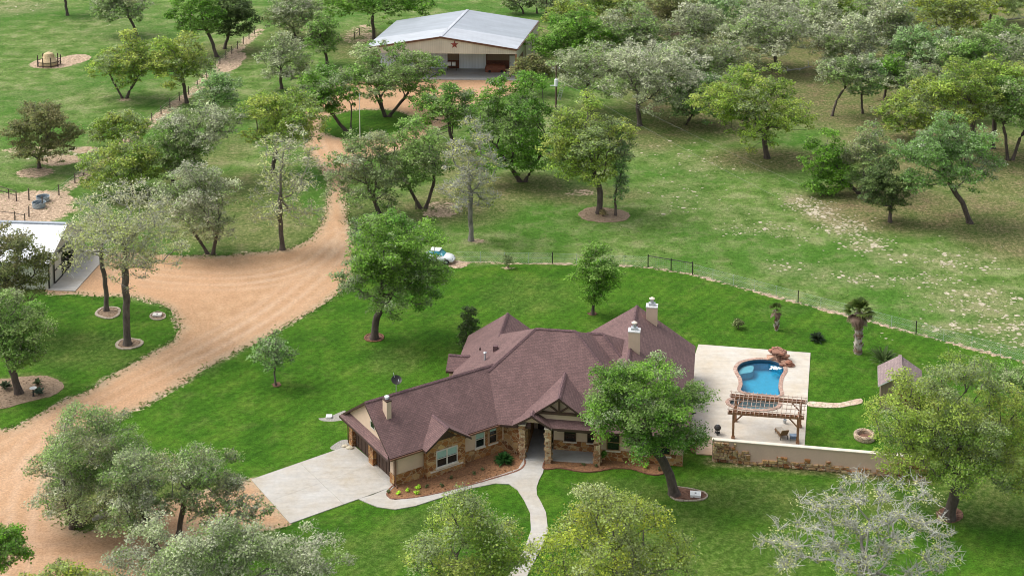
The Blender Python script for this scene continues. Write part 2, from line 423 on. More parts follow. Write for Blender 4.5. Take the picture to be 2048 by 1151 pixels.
def smooth_loop(pts, step=.5, closed=True):       # Catmull-Rom through world points
    P = [np.array(p[:2], float) for p in pts]; n = len(P); out = []
    for i in range(n if closed else n - 1):
        g = (lambda j: P[j % n]) if closed else (lambda j: P[min(max(j, 0), n - 1)])
        a, b, c, d = g(i - 1), g(i), g(i + 1), g(i + 2); m = max(1, int(np.linalg.norm(c - b) / step))
        for k in range(m):
            t = k / m
            out.append(.5 * ((2 * b) + (c - a) * t + (2 * a - 5 * b + 4 * c - d) * t * t + (3 * b - a - 3 * c + d) * t ** 3))
    if not closed: out.append(P[-1])
    return out
def jitter(loop, amp, rng):
    n = len(loop); L = np.array(loop); nx = np.roll(L, -1, 0) - np.roll(L, 1, 0)
    nr = np.stack([nx[:, 1], -nx[:, 0]], 1); nr /= (np.linalg.norm(nr, axis=1, keepdims=True) + 1e-9)
    j = rng.normal(0, amp, n) + np.convolve(np.tile(rng.normal(0, amp * 3, n), 3), np.ones(7) / 7, 'same')[n:2 * n]
    return list(L + nr * j[:, None])
def ground_poly(pxs, z=0.0): return [G(x, y, z) for x, y in pxs]
def sheet(loops, z):
    m = MB(); allp = [p for l in loops for p in l]
    tri = tessellate_polygon([[Vector((p[0], p[1], 0)) for p in l] for l in loops])
    return m.add([(p[0], p[1], z) for p in allp], [fix_up(t, allp) for t in tri])
def inside(X, Y, loop):
    r = np.zeros(X.shape, bool); n = len(loop)
    for i in range(n):
        x1, y1 = loop[i][:2]; x2, y2 = loop[(i + 1) % n][:2]
        if y1 == y2: continue
        c = ((y1 > Y) != (y2 > Y)) & (X < (x2 - x1) * (Y - y1) / (y2 - y1) + x1); r ^= c
    return r
def seg_dist(X, Y, pts, closed=False):
    d = np.full(X.shape, 1e9); n = len(pts)
    for i in range(n if closed else n - 1):
        a = np.array(pts[i][:2]); b = np.array(pts[(i + 1) % n][:2]); ab = b - a; L = ab @ ab + 1e-9
        t = np.clip(((X - a[0]) * ab[0] + (Y - a[1]) * ab[1]) / L, 0, 1)
        d = np.minimum(d, np.hypot(X - a[0] - t * ab[0], Y - a[1] - t * ab[1]))
    return d
RNG = np.random.default_rng(7)
# ============================================================ GROUND AND ROADS
DRIVE_PX = [(-60, 905), (40, 850), (100, 815), (170, 783), (232, 745), (300, 708), (345, 682), (358, 655), (345, 626), (312, 605), (262, 592), (200, 592), (150, 588), (96, 588),
            (90, 560), (150, 520), (205, 505), (262, 505), (370, 511), (432, 511), (500, 506), (560, 500), (602, 487), (634, 464), (650, 430), (655, 395), (651, 360), (638, 332), (622, 312),
            (612, 292), (618, 268), (610, 240), (612, 212), (632, 188), (690, 163), (760, 150), (840, 148), (885, 150), (1018, 158), (1045, 172), (1010, 192), (965, 206), (925, 226), (890, 250),
            (862, 266), (830, 282), (800, 300), (762, 310), (728, 320), (704, 345), (693, 372), (690, 402), (696, 432), (702, 460), (712, 490), (716, 522), (700, 558), (668, 594), (620, 624), (560, 658), (500, 692),
            (420, 733), (350, 774), (280, 814), (200, 850), (140, 888), (112, 930), (104, 985), (118, 1036), (152, 1060), (195, 1057), (240, 1030), (320, 1000), (400, 984), (480, 966), (508, 956),
            (545, 1000), (584, 1043), (540, 1058), (505, 1066), (450, 1080), (400, 1112), (340, 1150), (290, 1190), (240, 1240), (-60, 1240)]
ISLAND_PX = [(640, 250), (652, 234), (690, 224), (735, 219), (785, 221), (818, 232), (820, 246), (802, 262), (765, 276), (722, 281), (680, 277), (650, 266)]
LAWN_PX = [(-80, 900), (40, 850), (232, 745), (345, 682), (345, 626), (200, 590), (60, 590), (-80, 640)]
LAWN2_PX = [(120, 900), (200, 850), (350, 774), (560, 658), (700, 558), (730, 530), (900, 530), (1105, 527), (1296, 534), (1385, 549), (1596, 605), (1832, 667), (2060, 726), (2250, 780), (2250, 1260), (250, 1260), (340, 1150), (584, 1043), (508, 956), (240, 1030), (110, 990)]
drive_loop = jitter(smooth_loop(ground_poly(DRIVE_PX), .35), .05, RNG)
isl_loop = jitter(smooth_loop(ground_poly(ISLAND_PX), .35), .05, RNG)
lawns = [smooth_loop(ground_poly(q), 2.0) for q in (LAWN_PX, LAWN2_PX)] + [isl_loop]
FENCE_PX = [(913, 524), (1105, 527), (1296, 534), (1385, 549), (1596, 605), (1832, 667), (2060, 727)]
PASTURE_FENCE_PX = [(30, 452), (85, 415), (118, 390), (150, 366), (185, 335), (232, 300), (285, 258), (340, 215), (395, 176), (440, 128), (475, 98), (520, 60)]

DECK = [(1397, 689), (1621, 706), (1609, 893), (1424, 878), (1372, 868), (1366, 780)]
def ground_grid():
    xs = np.concatenate([[-2500, -1200, -600, -300, -180], np.arange(-125, 125.1, .55), [180, 300, 600, 1200, 2500]])
    ys = np.concatenate([[-1500, -500, -100, 20, 70], np.arange(90, 318, .55), [360, 450, 700, 1300, 3500]])
    X, Y = np.meshgrid(xs, ys); nx, ny = len(xs), len(ys)
    rng = np.random.default_rng(3)
    lawn = np.zeros(X.shape)
    for l in lawns:
        d = seg_dist(X, Y, l, True); i = inside(X, Y, l); lawn = np.maximum(lawn, np.clip(np.where(i, .5 + d, .5 - d), 0, 1))
    dirt = np.zeros(X.shape); rock = np.zeros(X.shape); sand = np.zeros(X.shape)
    def blob(arr, px, py, rx, ry, a, soft=1.0):      # rx, ry in metres on the ground
        g = G(px, py); r = np.sqrt(((X - g[0]) / rx) ** 2 + ((Y - g[1]) / ry) ** 2)
        np.maximum(arr, a * np.clip((1.25 - r) / (.5 * soft), 0, 1), out=arr)
    for q in [(1780, 415, 11, 9, .95), (1880, 300, 14, 18, .9), (1990, 330, 12, 14, .8), (2010, 450, 8, 12, .85), (1534, 318, 8, 5, .85), (1290, 270, 7, 7, .7), (1180, 235, 6, 7, .5), (1420, 210, 13, 17, .9), (1700, 205, 14, 15, .9), (1600, 110, 18, 22, .9),
              (1850, 90, 16, 27, .85), (2010, 40, 12, 16, .8), (1150, 390, 9, 3.5, .6), (1040, 372, 7, 5, .7), (930, 400, 7, 9, .6), (880, 412, 5, 4, .8), (1330, 60, 16, 24, .85), (1235, 120, 12, 14, .8), (1100, 80, 8, 14, .5), (430, 300, 5, 8, .5), (390, 375, 6, 6, .65), (330, 400, 6, 4, .6),
              (560, 470, 7, 5, .5), (480, 455, 9, 7, .6), (420, 420, 9, 6, .6), (500, 380, 6, 8, .5), (1300, 1060, 6, 4, .3), (1500, 985, 6, 2.5, .35), (1650, 1010, 8, 3, .3), (1480, 1120, 6, 4, .3), (1960, 930, 5, 5, .45), (1240, 985, 4, 2, .3), (880, 1060, 4, 3, .25), (690, 1110, 5, 3, .2), (790, 720, 2.5, 3, .25), (300, 725, 5, 2, .25), (150, 700, 6, 4, .25), (1060, 590, 5, 5, .15), (2000, 960, 3.5, 3, .35), (1965, 1010, 5, 3, .45), (440, 108, 7, 9, .6), (720, 90, 6, 12, .7), (600, 70, 6, 10, .5), (900, 320, 5, 8, .6), (780, 420, 7, 6, .5), (1640, 1000, 4, 3, .12), (45, 775, 3.5, 2.6, .8), (150, 880, 3, 3, .5), (250, 1000, 6, 4, .6), (1070, 110, 6, 12, .5)]:
        blob(dirt, *q)
    for q in [(1640, 425, 2.6, 3.6, 1.0), (1690, 455, 3.2, 3.2, 1.0), (1735, 490, 3, 3, .9), (1600, 405, 2.5, 3, .9), (1780, 510, 3, 3, .7), (1900, 520, 6, 4, .75), (1850, 560, 4, 3, .6), (1960, 600, 6, 5, .9), (2020, 660, 4, 4, .9), (1900, 655, 3, 1.5, .9), (1560, 460, 4, 3, .6), (1480, 425, 4, 3, .45), (1560, 530, 3, 2, .5),
              (1480, 458, 3, 2.5, .5), (1640, 545, 6, 3, .55), (1740, 560, 4, 2, .7), (1360, 390, 5, 6, .45), (1290, 300, 5, 5, .4), (1420, 330, 7, 5, .4), (60, 310, 5, 3, .9), (130, 305, 4, 3, .9), (40, 15, 8, 8, .8), (930, 45, 6, 6, .5), (960, 485, 2, 1, .8), (1130, 440, 2, 1.5, .3), (1560, 620, 3, 1.2, .2), (220, 60, 10, 10, .3), (130, 190, 12, 10, .25)]:
        blob(rock, *q, soft=1.6)
    for q in [(108, 126, 3.6, 3.4, 1.0, .6), (150, 118, 2.4, 3, .9, .6), (460, 130, 1.9, 4.5, .9), (475, 115, 1.6, 4, .8), (10, 420, 9, 6, .85), (70, 400, 5, 4, .8), (70, 345, 2.6, 2.2, .75), (120, 320, 3, 2.5, .85), (60, 300, 4, 2, .6), (170, 300, 2, 1.6, .8), (380, 30, 1, 1, .6), (249, 199, 1.2, .9, .65), (820, 60, 5, 8, .55), (720, 70, 3, 10, .5),
              (1210, 430, 2.6, 1.6, .75), (957, 482, .9, .8, .7), (914, 528, 1.1, 1.1, .9, .7), (1016, 535, .9, .6, .6), (720, 277, .8, .9, .6), (566, 498, 1, .6, .5), (421, 508, .9, .5, .6), (1900, 320, 3, 4, .4), (1440, 30, 5, 6, .4), (1330, 120, 6, 7, .5), (1330, 60, 5, 6, .5), (1440, 100, 3, 4, .4), (1160, 385, 2.2, 1.5, .55), (880, 418, 3, 3, .6), (1780, 640, 1.4, .8, .25)]:
        blob(sand, *q)
    fl = [G(x, y) for x, y in FENCE_PX]; d = seg_dist(X, Y, fl); sand = np.maximum(sand, np.clip(.95 - d * 1.6, 0, .7))
    pf = [G(x, y) for x, y in PASTURE_FENCE_PX]; d = seg_dist(X, Y, pf); sand = np.maximum(sand, np.clip(1.05 - d * .6, 0, .6))
    dd = np.minimum(seg_dist(X, Y, drive_loop[::3], True), seg_dist(X, Y, isl_loop[::3], True))
    sand = np.maximum(sand, np.clip(.56 - dd * .5, 0, 1))
    wl = [G(x, y) for x, y in [(1424, 922), (1858, 960)]]; d = seg_dist(X, Y, wl); dirt = np.maximum(dirt, np.clip(1.6 - d * 1.6, 0, 1)); sand = np.maximum(sand, np.clip(.5 - d * .5, 0, .4))
    dirt *= (1 - lawn * .1)
    n = nx * ny; co = np.stack([X.ravel(), Y.ravel(), np.zeros(n)], 1)
    i = np.arange(n).reshape(ny, nx); q = np.stack([i[:-1, :-1], i[:-1, 1:], i[1:, 1:], i[1:, :-1]], -1).reshape(-1, 4)
    dk = inside(X, Y, ground_poly(DECK)).ravel(); q = q[~dk[q].all(1)]          # the terrace and pool take the ground's place there
    o = fast_mesh('ground', co, q, 'ground')
    a = o.data.color_attributes.new('zone', 'FLOAT_COLOR', 'POINT')
    a.data.foreach_set('color', np.stack([lawn.ravel(), dirt.ravel(), rock.ravel(), sand.ravel()], 1).astype(np.float32).ravel())
    return tag(o, 'green lawn and pasture ground with worn earth under the oaks', 'ground', kind='structure')

def fast_mesh(name, co, quads, mat, tint=None, parent=None, smooth=False):
    me = bpy.data.meshes.new(name); nf = len(quads); k = quads.shape[1]
    me.vertices.add(len(co)); me.vertices.foreach_set('co', np.ascontiguousarray(co, np.float32).ravel())
    me.loops.add(nf * k); me.loops.foreach_set('vertex_index', np.ascontiguousarray(quads, np.int32).ravel())
    me.polygons.add(nf); me.polygons.foreach_set('loop_start', np.arange(nf, dtype=np.int32) * k)
    if smooth: me.polygons.foreach_set('use_smooth', np.ones(nf, bool))
    me.update(calc_edges=True); me.materials.append(MATS[mat])
    if tint is not None:
        a = me.color_attributes.new('tint', 'FLOAT_COLOR', 'POINT')
        a.data.foreach_set('color', np.concatenate([tint, np.ones((len(tint), 1))], 1).astype(np.float32).ravel())
    o = bpy.data.objects.new(name, me); COL.objects.link(o)
    if parent is not None: o.parent = parent
    return o
ground_grid()

def ragged_sheet(name, loops, z, mat, label, cat):
    m = sheet(loops, z); o = m.build(name, mat)
    # how close each point lies to the sheet's edge (0 inside .. 1 at the edge) is stored for the thin verge
    return tag(o, label, cat, kind='structure')
def gravel_drive():
    m = MB(); X, Y = np.meshgrid(np.arange(-92, 3, .45), np.arange(86, 246, .45)); X = X + RNG.uniform(-.1, .1, X.shape); Y = Y + RNG.uniform(-.1, .1, Y.shape)
    ok = inside(X, Y, drive_loop) & ~inside(X, Y, isl_loop); d = np.minimum(seg_dist(X, Y, drive_loop[::2], True), seg_dist(X, Y, isl_loop[::2], True))
    pts = [Vector((x, y)) for x, y in zip(X[ok & (d > .5)], Y[ok & (d > .5)])]; ni = len(pts)
    from mathutils.geometry import delaunay_2d_cdt
    loops = []; allp = list(pts)
    for l in (drive_loop, isl_loop):
        b = len(allp); allp += [Vector((p[0], p[1])) for p in l]; loops.append(list(range(b, b + len(l))))
    edges = [(l[i], l[(i + 1) % len(l)]) for l in loops for i in range(len(l))]
    v, e, f, *_ = delaunay_2d_cdt(allp, edges, [], 0, 1e-4)
    co = np.array([(p[0], p[1], .004) for p in v]); tri = np.array([t for t in f if len(t) == 3])
    c = co[tri].mean(1); keep = inside(c[:, 0], c[:, 1], drive_loop) & ~inside(c[:, 0], c[:, 1], isl_loop); tri = tri[keep]
    o = fast_mesh('gravel_drive', co, tri, 'gravel')
    d = np.minimum(seg_dist(co[:, 0], co[:, 1], drive_loop[::2], True), seg_dist(co[:, 0], co[:, 1], isl_loop[::2], True))
    a = o.data.color_attributes.new('zone', 'FLOAT_COLOR', 'POINT'); e = np.clip(1 - d / 1.3, 0, 1); trk = np.zeros(len(co))
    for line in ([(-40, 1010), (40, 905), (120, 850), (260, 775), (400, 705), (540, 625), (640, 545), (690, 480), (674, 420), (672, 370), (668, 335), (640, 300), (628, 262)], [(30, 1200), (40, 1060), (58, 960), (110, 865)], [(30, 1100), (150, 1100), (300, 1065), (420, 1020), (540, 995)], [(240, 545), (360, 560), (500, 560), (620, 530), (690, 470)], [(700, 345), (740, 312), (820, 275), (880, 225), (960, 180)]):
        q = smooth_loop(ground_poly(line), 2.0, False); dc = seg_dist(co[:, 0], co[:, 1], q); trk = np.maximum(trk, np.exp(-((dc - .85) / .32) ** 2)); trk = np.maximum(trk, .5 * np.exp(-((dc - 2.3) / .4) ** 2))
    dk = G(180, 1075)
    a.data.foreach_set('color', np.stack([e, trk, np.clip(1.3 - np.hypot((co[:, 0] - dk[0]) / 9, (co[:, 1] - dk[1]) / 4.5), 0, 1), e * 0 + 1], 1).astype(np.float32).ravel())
    tag(o, 'orange tan gravel drive looping between the stable, barn and house', 'drive', kind='structure')
gravel_drive()

def flat(name, pxs, z0, z1, mat, label, cat, smooth=None, closed=True):
    P = ground_poly(pxs)
    if smooth: P = smooth_loop(P, smooth)
    m = MB().prism([(p[0], p[1]) for p in P], z0, z1); return tag(m.build(name, mat), label, cat, kind='structure')
def panels(name, quad_px, na, nb, z1, mat, label, cat, gap=.02):     # a slab poured in panels: sawn joints between them
    a, b, c, d = [G(*q) for q in quad_px]; m = MB()
    for i in range(na):
        for j in range(nb):
            def at(u, v): return (a * (1 - u) + b * u) * (1 - v) + (d * (1 - u) + c * u) * v
            g = gap / 6
            q = [at((i + uu) / na + du, (j + vv) / nb + dv) for uu, vv, du, dv in ((0, 0, g, g), (1, 0, -g, g), (1, 1, -g, -g), (0, 1, g, -g))]
            m.prism([(p[0], p[1]) for p in q], .0, z1)
    return tag(m.build(name, mat), label, cat, kind='structure')
panels('concrete_apron', [(502, 959), (692, 893), (790, 972), (580, 1047)], 2, 2, .06, 'concrete', 'pale concrete parking apron before the garage doors', 'driveway', .004)
flat('garage_threshold', [(706, 890), (798, 968), (786, 974), (692, 894)], 0, .075, 'concrete', 'concrete threshold strip under the garage doors', 'driveway')
flat('walkway', [(717, 998), (745, 990), (789, 972), (776, 986), (772, 992), (790, 1000), (850, 991), (930, 972), (1000, 950), (1036, 938), (1047, 920), (1054, 896), (1084, 884), (1090, 922), (1086, 945), (1078, 960), (1073, 975), (1074, 990), (1082, 1004), (1092, 1025), (1096, 1060), (1085, 1090), (1040, 1180), (1000, 1180), (1050, 1095), (1062, 1060), (1060, 1025), (1048, 1000), (1035, 980), (1018, 968), (990, 967), (940, 977), (880, 996), (830, 1012), (790, 1019), (755, 1014), (730, 1004)],
     0, .062, 'concrete', 'curving pale concrete walk from the apron to the front door', 'path')
deck_w = ground_poly(DECK)
pool_px = [(1474.5, 737), (1483, 727), (1500, 722), (1519, 720), (1542, 721.5), (1558, 727), (1566, 735), (1567, 743), (1561, 753), (1558, 763), (1557, 776), (1560, 788), (1552, 792), (1518, 789), (1484, 783), (1485, 770), (1483, 757), (1477, 747)]
spa_px = [(1458, 805), (1466, 800), (1480, 799), (1515, 801), (1550, 803), (1556, 810), (1546, 817), (1520, 820), (1485, 817), (1465, 812)]
pool_l = smooth_loop(ground_poly(pool_px), .25); spa_l = smooth_loop(ground_poly(spa_px), .25)
def offset(loop, d):
    L = np.array(loop); nx = np.roll(L, -1, 0) - np.roll(L, 1, 0); nr = np.stack([nx[:, 1], -nx[:, 0]], 1); nr /= np.linalg.norm(nr, axis=1, keepdims=True) + 1e-9
    ar = np.sum(L[:, 0] * np.roll(L[:, 1], -1) - np.roll(L[:, 0], -1) * L[:, 1])
    return list(L + nr * d * (1 if ar > 0 else -1))
def pool_deck():
    dl = [(p[0], p[1]) for p in deck_w]
    hole1, hole2 = offset(pool_l, .33), offset(spa_l, .3)
    # one deck sheet with two openings; the openings overlap a little, so the spa's is clipped away from the pool's
    h2 = [p for p in hole2 if not inside(np.array([p[0]]), np.array([p[1]]), offset(pool_l, .36))[0]]
    m = sheet([dl, hole1, h2], .06)
    n = len(dl); m.add([(p[0], p[1], 0) for p in dl] + [(p[0], p[1], .06) for p in dl], [((i + 1) % n, i, n + i, n + (i + 1) % n) for i in range(n)])
    tag(m.build('pool_deck', 'deck'), 'cream concrete terrace around the pool', 'terrace', kind='structure')
pool_deck()
def ring_wall(m, loop, z0, z1, mi=0, inward=True):
    n = len(loop); m.add([(p[0], p[1], z0) for p in loop] + [(p[0], p[1], z1) for p in loop], [(i, (i + 1) % n, n + (i + 1) % n, n + i) for i in range(n)], mi)
def band(m, a, b, z, zb, mi=0):      # coping ring between two loops of the same length
    n = len(a)
    m.add([(p[0], p[1], z) for p in a] + [(p[0], p[1], z) for p in b], [(i, (i + 1) % n, n + (i + 1) % n, n + i) for i in range(n)], mi)
    for l in (a, b): ring_wall(m, l, zb, z, mi)
def swimming_pool():
    c = np.mean(np.array(pool_l), 0); t = thing('swimming_pool', 'blue freeform swimming pool with brown coping in the cream terrace', 'pool', (c[0], c[1], 0))
    m = MB(); band(m, pool_l, offset(pool_l, .36), .1, -.1); m.build('coping', 'coping', t)
    m = MB(); ring_wall(m, pool_l, -1.0, -.12, 0); ring_wall(m, offset(pool_l, -.01), -.3, .05, 1); m.add([(p[0], p[1], -1.0) for p in pool_l], [fix_up(q, pool_l) for q in tessellate_polygon([[Vector((p[0], p[1], 0)) for p in pool_l]])]); m.build('basin', ['pool_plaster', 'tile_band'], t)
    m = sheet([offset(pool_l, -.005)], -.12); m.build('water', 'pool_water', t)
    lg = smooth_loop(ground_poly([(1476, 741), (1484, 729), (1499, 724), (1507, 725), (1505, 736), (1492, 739)]), .2)
    m = MB().prism([(p[0], p[1]) for p in lg], -.98, -.32); m.build('shallow_ledge', 'pool_ledge', t)
    m = MB(); g = G(1552, 733); rng = np.random.default_rng(5)
    for i in range(26): m.blob((g[0] + rng.normal(0, .2), g[1] + rng.normal(0, .15), -.11), (.16, .12, .02), rng)
    m.build('foam', 'foam', t)
    m = MB(); band(m, spa_l, offset(spa_l, .34), .14, -.1); m.build('spa_coping', 'coping', t)
    m = MB(); ring_wall(m, spa_l, -.6, .1); m.add([(p[0], p[1], -.6) for p in spa_l], [fix_up(q, spa_l) for q in tessellate_polygon([[Vector((p[0], p[1], 0)) for p in spa_l]])]); m.build('spa_basin', 'spa_plaster', t)
    m = sheet([offset(spa_l, -.005)], .0); m.build('spa_water', 'pool_water', t)
swimming_pool()
def rock_waterfall():
    g = G(1560, 727); t = thing('rock_waterfall', 'stack of red brown boulders forming a waterfall at the pool edge', 'waterfall', g)
    rng = np.random.default_rng(11)
    for px, py, s, z in [(1545, 718, .55, 0), (1553, 716, .5, .0), (1548, 716, .5, .55), (1558, 717, .6, .1), (1566, 723, .55, 0), (1572, 727, .5, 0), (1579, 732, .45, 0), (1562, 719, .55, .6), (1553, 715, .45, .75), (1570, 724, .4, .5), (1577, 733, .3, .35), (1567, 732, .35, 0)]:
        q = G(px, py); MB().blob((q[0], q[1], z + s * .35), (s * 1.15, s * .8, s * .5), rng, 2, rough=.16).build('boulder', 'red_rock', t)
    a = G(1556, 722); MB().beam((a[0] - .6, a[1], .95), (a[0] + .55, a[1] - .2, .92), .8, .16).build('ledge_stone', 'red_rock', t)
rock_waterfall()
stp = [(1618, 803), (1650, 805), (1678, 806), (1700, 801), (1722, 797), (1724, 806), (1702, 811), (1678, 815), (1650, 815), (1617, 812)]
flat('flagstone_path', stp, 0, .05, 'flagstone', 'cream flagstone path crossing the grass beside the pergola', 'path', .4)
flat('gate_step', [(1397, 873), (1425, 874), (1424, 911), (1392, 908)], 0, .1, 'step_concrete', 'brown concrete landing at the end of the garden wall', 'path')
flat('drip_gravel', [(655, 834), (690, 820), (690, 828), (700, 836), (668, 842), (645, 841), (637, 836)], 0, .012, 'pale_gravel', 'grey gravel bed beside the garage corner', 'gravel bed', .3)
flat('drain_gravel', [(660, 895), (682, 880), (700, 880), (700, 892), (690, 897), (672, 900)], 0, .014, 'pale_gravel', 'grey stones at the garage downspout', 'gravel bed', .3)

# planting beds: mulch with a stone edging
def bed(pxs, mat, edge, label, name='mulch_bed', ew=.12, eh=.1, step=.3):
    l = smooth_loop(ground_poly(pxs), step); l = l if edge else jitter(l, .05, RNG); c = np.mean(np.array(l), 0)
    t = thing(name, label, 'planting bed', (c[0], c[1], 0), kind='structure')
    rng = np.random.default_rng(int(abs(c[0] * 10)))
    m = MB().prism([(p[0], p[1]) for p in l], 0, .035)
    for i in range(int(len(l) * 2)):                       # bark pieces lying on top
        p = c + (np.array(l[rng.integers(len(l))]) - c) * math.sqrt(rng.uniform(0, .9)); a = rng.uniform(0, 6.3)
        m.beam((p[0], p[1], .05), (p[0] + .16 * math.cos(a), p[1] + .16 * math.sin(a), .06 + rng.uniform(0, .03)), .07, .025)
    m.build('mulch', mat, t)
    if edge:
        m = MB(); L = np.array(l); n = len(L)
        for i in range(n):
            a, b = L[i], L[(i + 1) % n]; w = ew * rng.uniform(.8, 1.3); m.beam((*a, eh * .4), (*(a + (b - a) * .93), eh * .4 + rng.uniform(-.01, .015)), w, eh * rng.uniform(.8, 1.2))
        m.build('edging', edge, t)
    return t
bed([(774, 990), (778, 980), (792, 968), (850, 935), (932, 905), (1012, 885), (1040, 895), (1050, 922), (1046, 934), (1034, 942), (1000, 953), (930, 973), (850, 992), (800, 998), (780, 997)], 'mulch', 'edging', 'long orange mulch bed under the garage wing windows')
bed([(1090, 922), (1098, 910), (1150, 912), (1196, 914), (1260, 900), (1316, 898), (1334, 930), (1330, 944), (1312, 950), (1290, 946), (1265, 938), (1225, 937), (1190, 943), (1160, 943), (1120, 936), (1088, 938)], 'mulch', 'edging', 'wavy orange mulch bed right of the front door')
bed([(1338, 985), (1345, 974), (1372, 976), (1408, 984), (1415, 990), (1408, 998), (1385, 1001), (1350, 999)], 'mulch_dark', 'edging_pale', 'red brown mulch bed at the foot of the leaning oak with a white lid')
bed([(1872, 1030), (1880, 1017), (1900, 1012), (1922, 1020), (1927, 1033), (1915, 1043), (1895, 1045), (1878, 1040)], 'mulch_dark', None, 'round dark mulch ring under the yellow green oak', 'mulch_ring')
bed([(192, 627), (205, 616), (228, 615), (239, 619), (235, 631), (220, 637), (202, 634)], 'mulch_pale', 'edging_pale', 'pale edged mulch ring of the rear oak near the stable', 'mulch_ring', .25)
bed([(233, 690), (243, 680), (265, 678), (284, 683), (278, 692), (256, 698), (240, 697)], 'mulch_pale', 'edging_pale', 'pale edged mulch ring of the tall front oak by the drive', 'mulch_ring', .25)
bed([(300, 632), (306, 626), (318, 624), (330, 629), (328, 637), (314, 640), (303, 637)], 'mulch_pale', 'edging_pale', 'small grey ring holding a white lid beside the drive', 'mulch_ring', .12)
bed([(729, 675), (738, 668), (758, 667), (767, 673), (762, 681), (745, 683), (733, 681)], 'mulch_dark', 'edging', 'dark mulch ring at the base of the leaning lawn oak', 'mulch_ring')
bed([(544, 768), (549, 764), (557, 765), (561, 770), (555, 774), (547, 773)], 'mulch_dark', None, 'small mulch patch under the pale young tree', 'mulch_ring')
bed([(1175, 627), (1182, 623), (1192, 624), (1195, 628), (1186, 631), (1178, 630)], 'mulch_dark', None, 'small mulch patch under the round lawn tree', 'mulch_ring')
bed([(1158, 430), (1168, 419), (1200, 414), (1240, 420), (1260, 430), (1248, 441), (1210, 445), (1172, 440)], 'mulch_pale', None, 'tan leaf ring around two trunks in the pasture', 'mulch_ring')
bed([(1380, 893), (1384, 876), (1392, 862), (1399, 868), (1396, 890), (1392, 905), (1386, 905)], 'mulch', 'edging', 'orange mulch strip beside the brown landing', step=.2)
bed([(-30, 770), (20, 755), (85, 752), (118, 762), (126, 775), (105, 790), (50, 806), (0, 818), (-40, 815)], 'mulch_pale', None, 'broad brown leaf bed around the leaning oak left of the drive')
# ============================================================ THE HOUSE
HT = math.radians(-8.5); HU = np.array([math.cos(HT), math.sin(HT)]); HV = np.array([-math.sin(HT), math.cos(HT)]); HO = np.array([2.0, 123.2])
GT = math.radians(33.0); GA = np.array([math.cos(GT), math.sin(GT)]); GB = np.array([-math.sin(GT), math.cos(GT)]); GO = np.array([-9.59, 110.42])
def M_(u, v, z): p = HO + HU * u + HV * v; return (p[0], p[1], z)
def W_(a, b, z): p = GO + GA * a + GB * b; return (p[0], p[1], z)
house = thing('ranch_house', 'sprawling stone and stucco ranch house with brown shingle hip and gable roofs', 'house', (2.0, 118.0, 0))
EZ, SL, FT = 2.75, .667, .2
def roof(planes, ridges=(), F=M_, mat='shingle', name='roof'):
    m = MB()
    for pl in planes: m.slab([F(*p) for p in pl], FT, 0, 1)
    o = m.build(name, [mat, 'fascia'], house)
    if ridges:
        m = MB()
        for a, b in ridges:
            a = np.array(F(*a)); b = np.array(F(*b)); d = (b - a); L = np.linalg.norm(d); d /= L
            sd = np.cross(d, (0, 0, 1.0)); sd /= np.linalg.norm(sd); up = np.cross(sd, d); dr = .1
            nseg = max(1, int(L / .3))
            for i in range(nseg):           # overlapping cap shingles
                p = a + d * L * i / nseg; q = a + d * L * (i + 1.04) / nseg
                for s in (-1, 1):
                    m.add([p + up * .05, q + up * .075, q + sd * s * .17 - up * .03, p + sd * s * .17 - up * .055], [(0, 1, 2, 3) if s > 0 else (3, 2, 1, 0)])
        m.build('ridge_cap', 'shingle_ridge', o)
    return o
# main hip roof
RZ = EZ + 7.7 * SL
LU, RU = -7.5, 11.3
main_roof = roof([[(LU, -7.7, EZ), (.7, -7.7, EZ), (.7, -6.5, EZ + 1.2 * SL), (5.7, -6.5, EZ + 1.2 * SL), (5.7, -7.7, EZ), (RU, -7.7, EZ), (3.6, 0, RZ), (0.1, 0, RZ)], [(LU, 7.7, EZ), (LU, -7.7, EZ), (0.1, 0, RZ)], [(RU, -7.7, EZ), (RU, 7.7, EZ), (3.6, 0, RZ)], [(RU, 7.7, EZ), (LU, 7.7, EZ), (0.1, 0, RZ), (3.6, 0, RZ)]],
     [((0.1, 0, RZ), (3.6, 0, RZ)), ((0.1, 0, RZ), (-3.6, -3.75, RZ - 3.7 * SL)), ((3.6, 0, RZ), (8.5, -4.9, RZ - 4.9 * SL))])
# garage wing
GR = 5.7; GS = (GR - EZ) / 4.36
roof([[(-.2, 0, EZ), (12.0, 0, EZ), (13.4, 4.36, GR), (-.2, 4.36, GR)], [(13.0, 8.72, EZ), (-.2, 8.72, EZ), (-.2, 4.36, GR), (13.4, 4.36, GR)]], [((-.2, 4.36, GR), (12.3, 4.36, GR))], W_)
roof([[(-.38, .02, EZ - .04), (.14, .82, EZ + .5), (.14, 7.9, EZ + .5), (-.38, 8.7, EZ - .04)]], (), W_)           # skirt roof over the garage doors
# rear left wing, small left gable
CR = EZ + 3.8 * SL
roof([[(LU, 8.6, EZ), (LU, 0, EZ), (-3.7, 0, CR), (-3.7, 8.6, CR)], [(0.1, 0, EZ), (0.1, 8.6, EZ), (-3.7, 8.6, CR), (-3.7, 0, CR)]], [((-3.7, 8.6, CR), (-3.7, 3.4, CR))])
roof([[(-8.25, 1.2, EZ - .02), (-6, 1.2, EZ - .02), (-6, 2.6, EZ + .9), (-8.25, 2.6, EZ + .9)], [(-6, 4.0, EZ - .02), (-8.25, 4.0, EZ - .02), (-8.25, 2.6, EZ + .9), (-6, 2.6, EZ + .9)]], [((-8.25, 2.6, EZ + .9), (-6.3, 2.6, EZ + .9))])
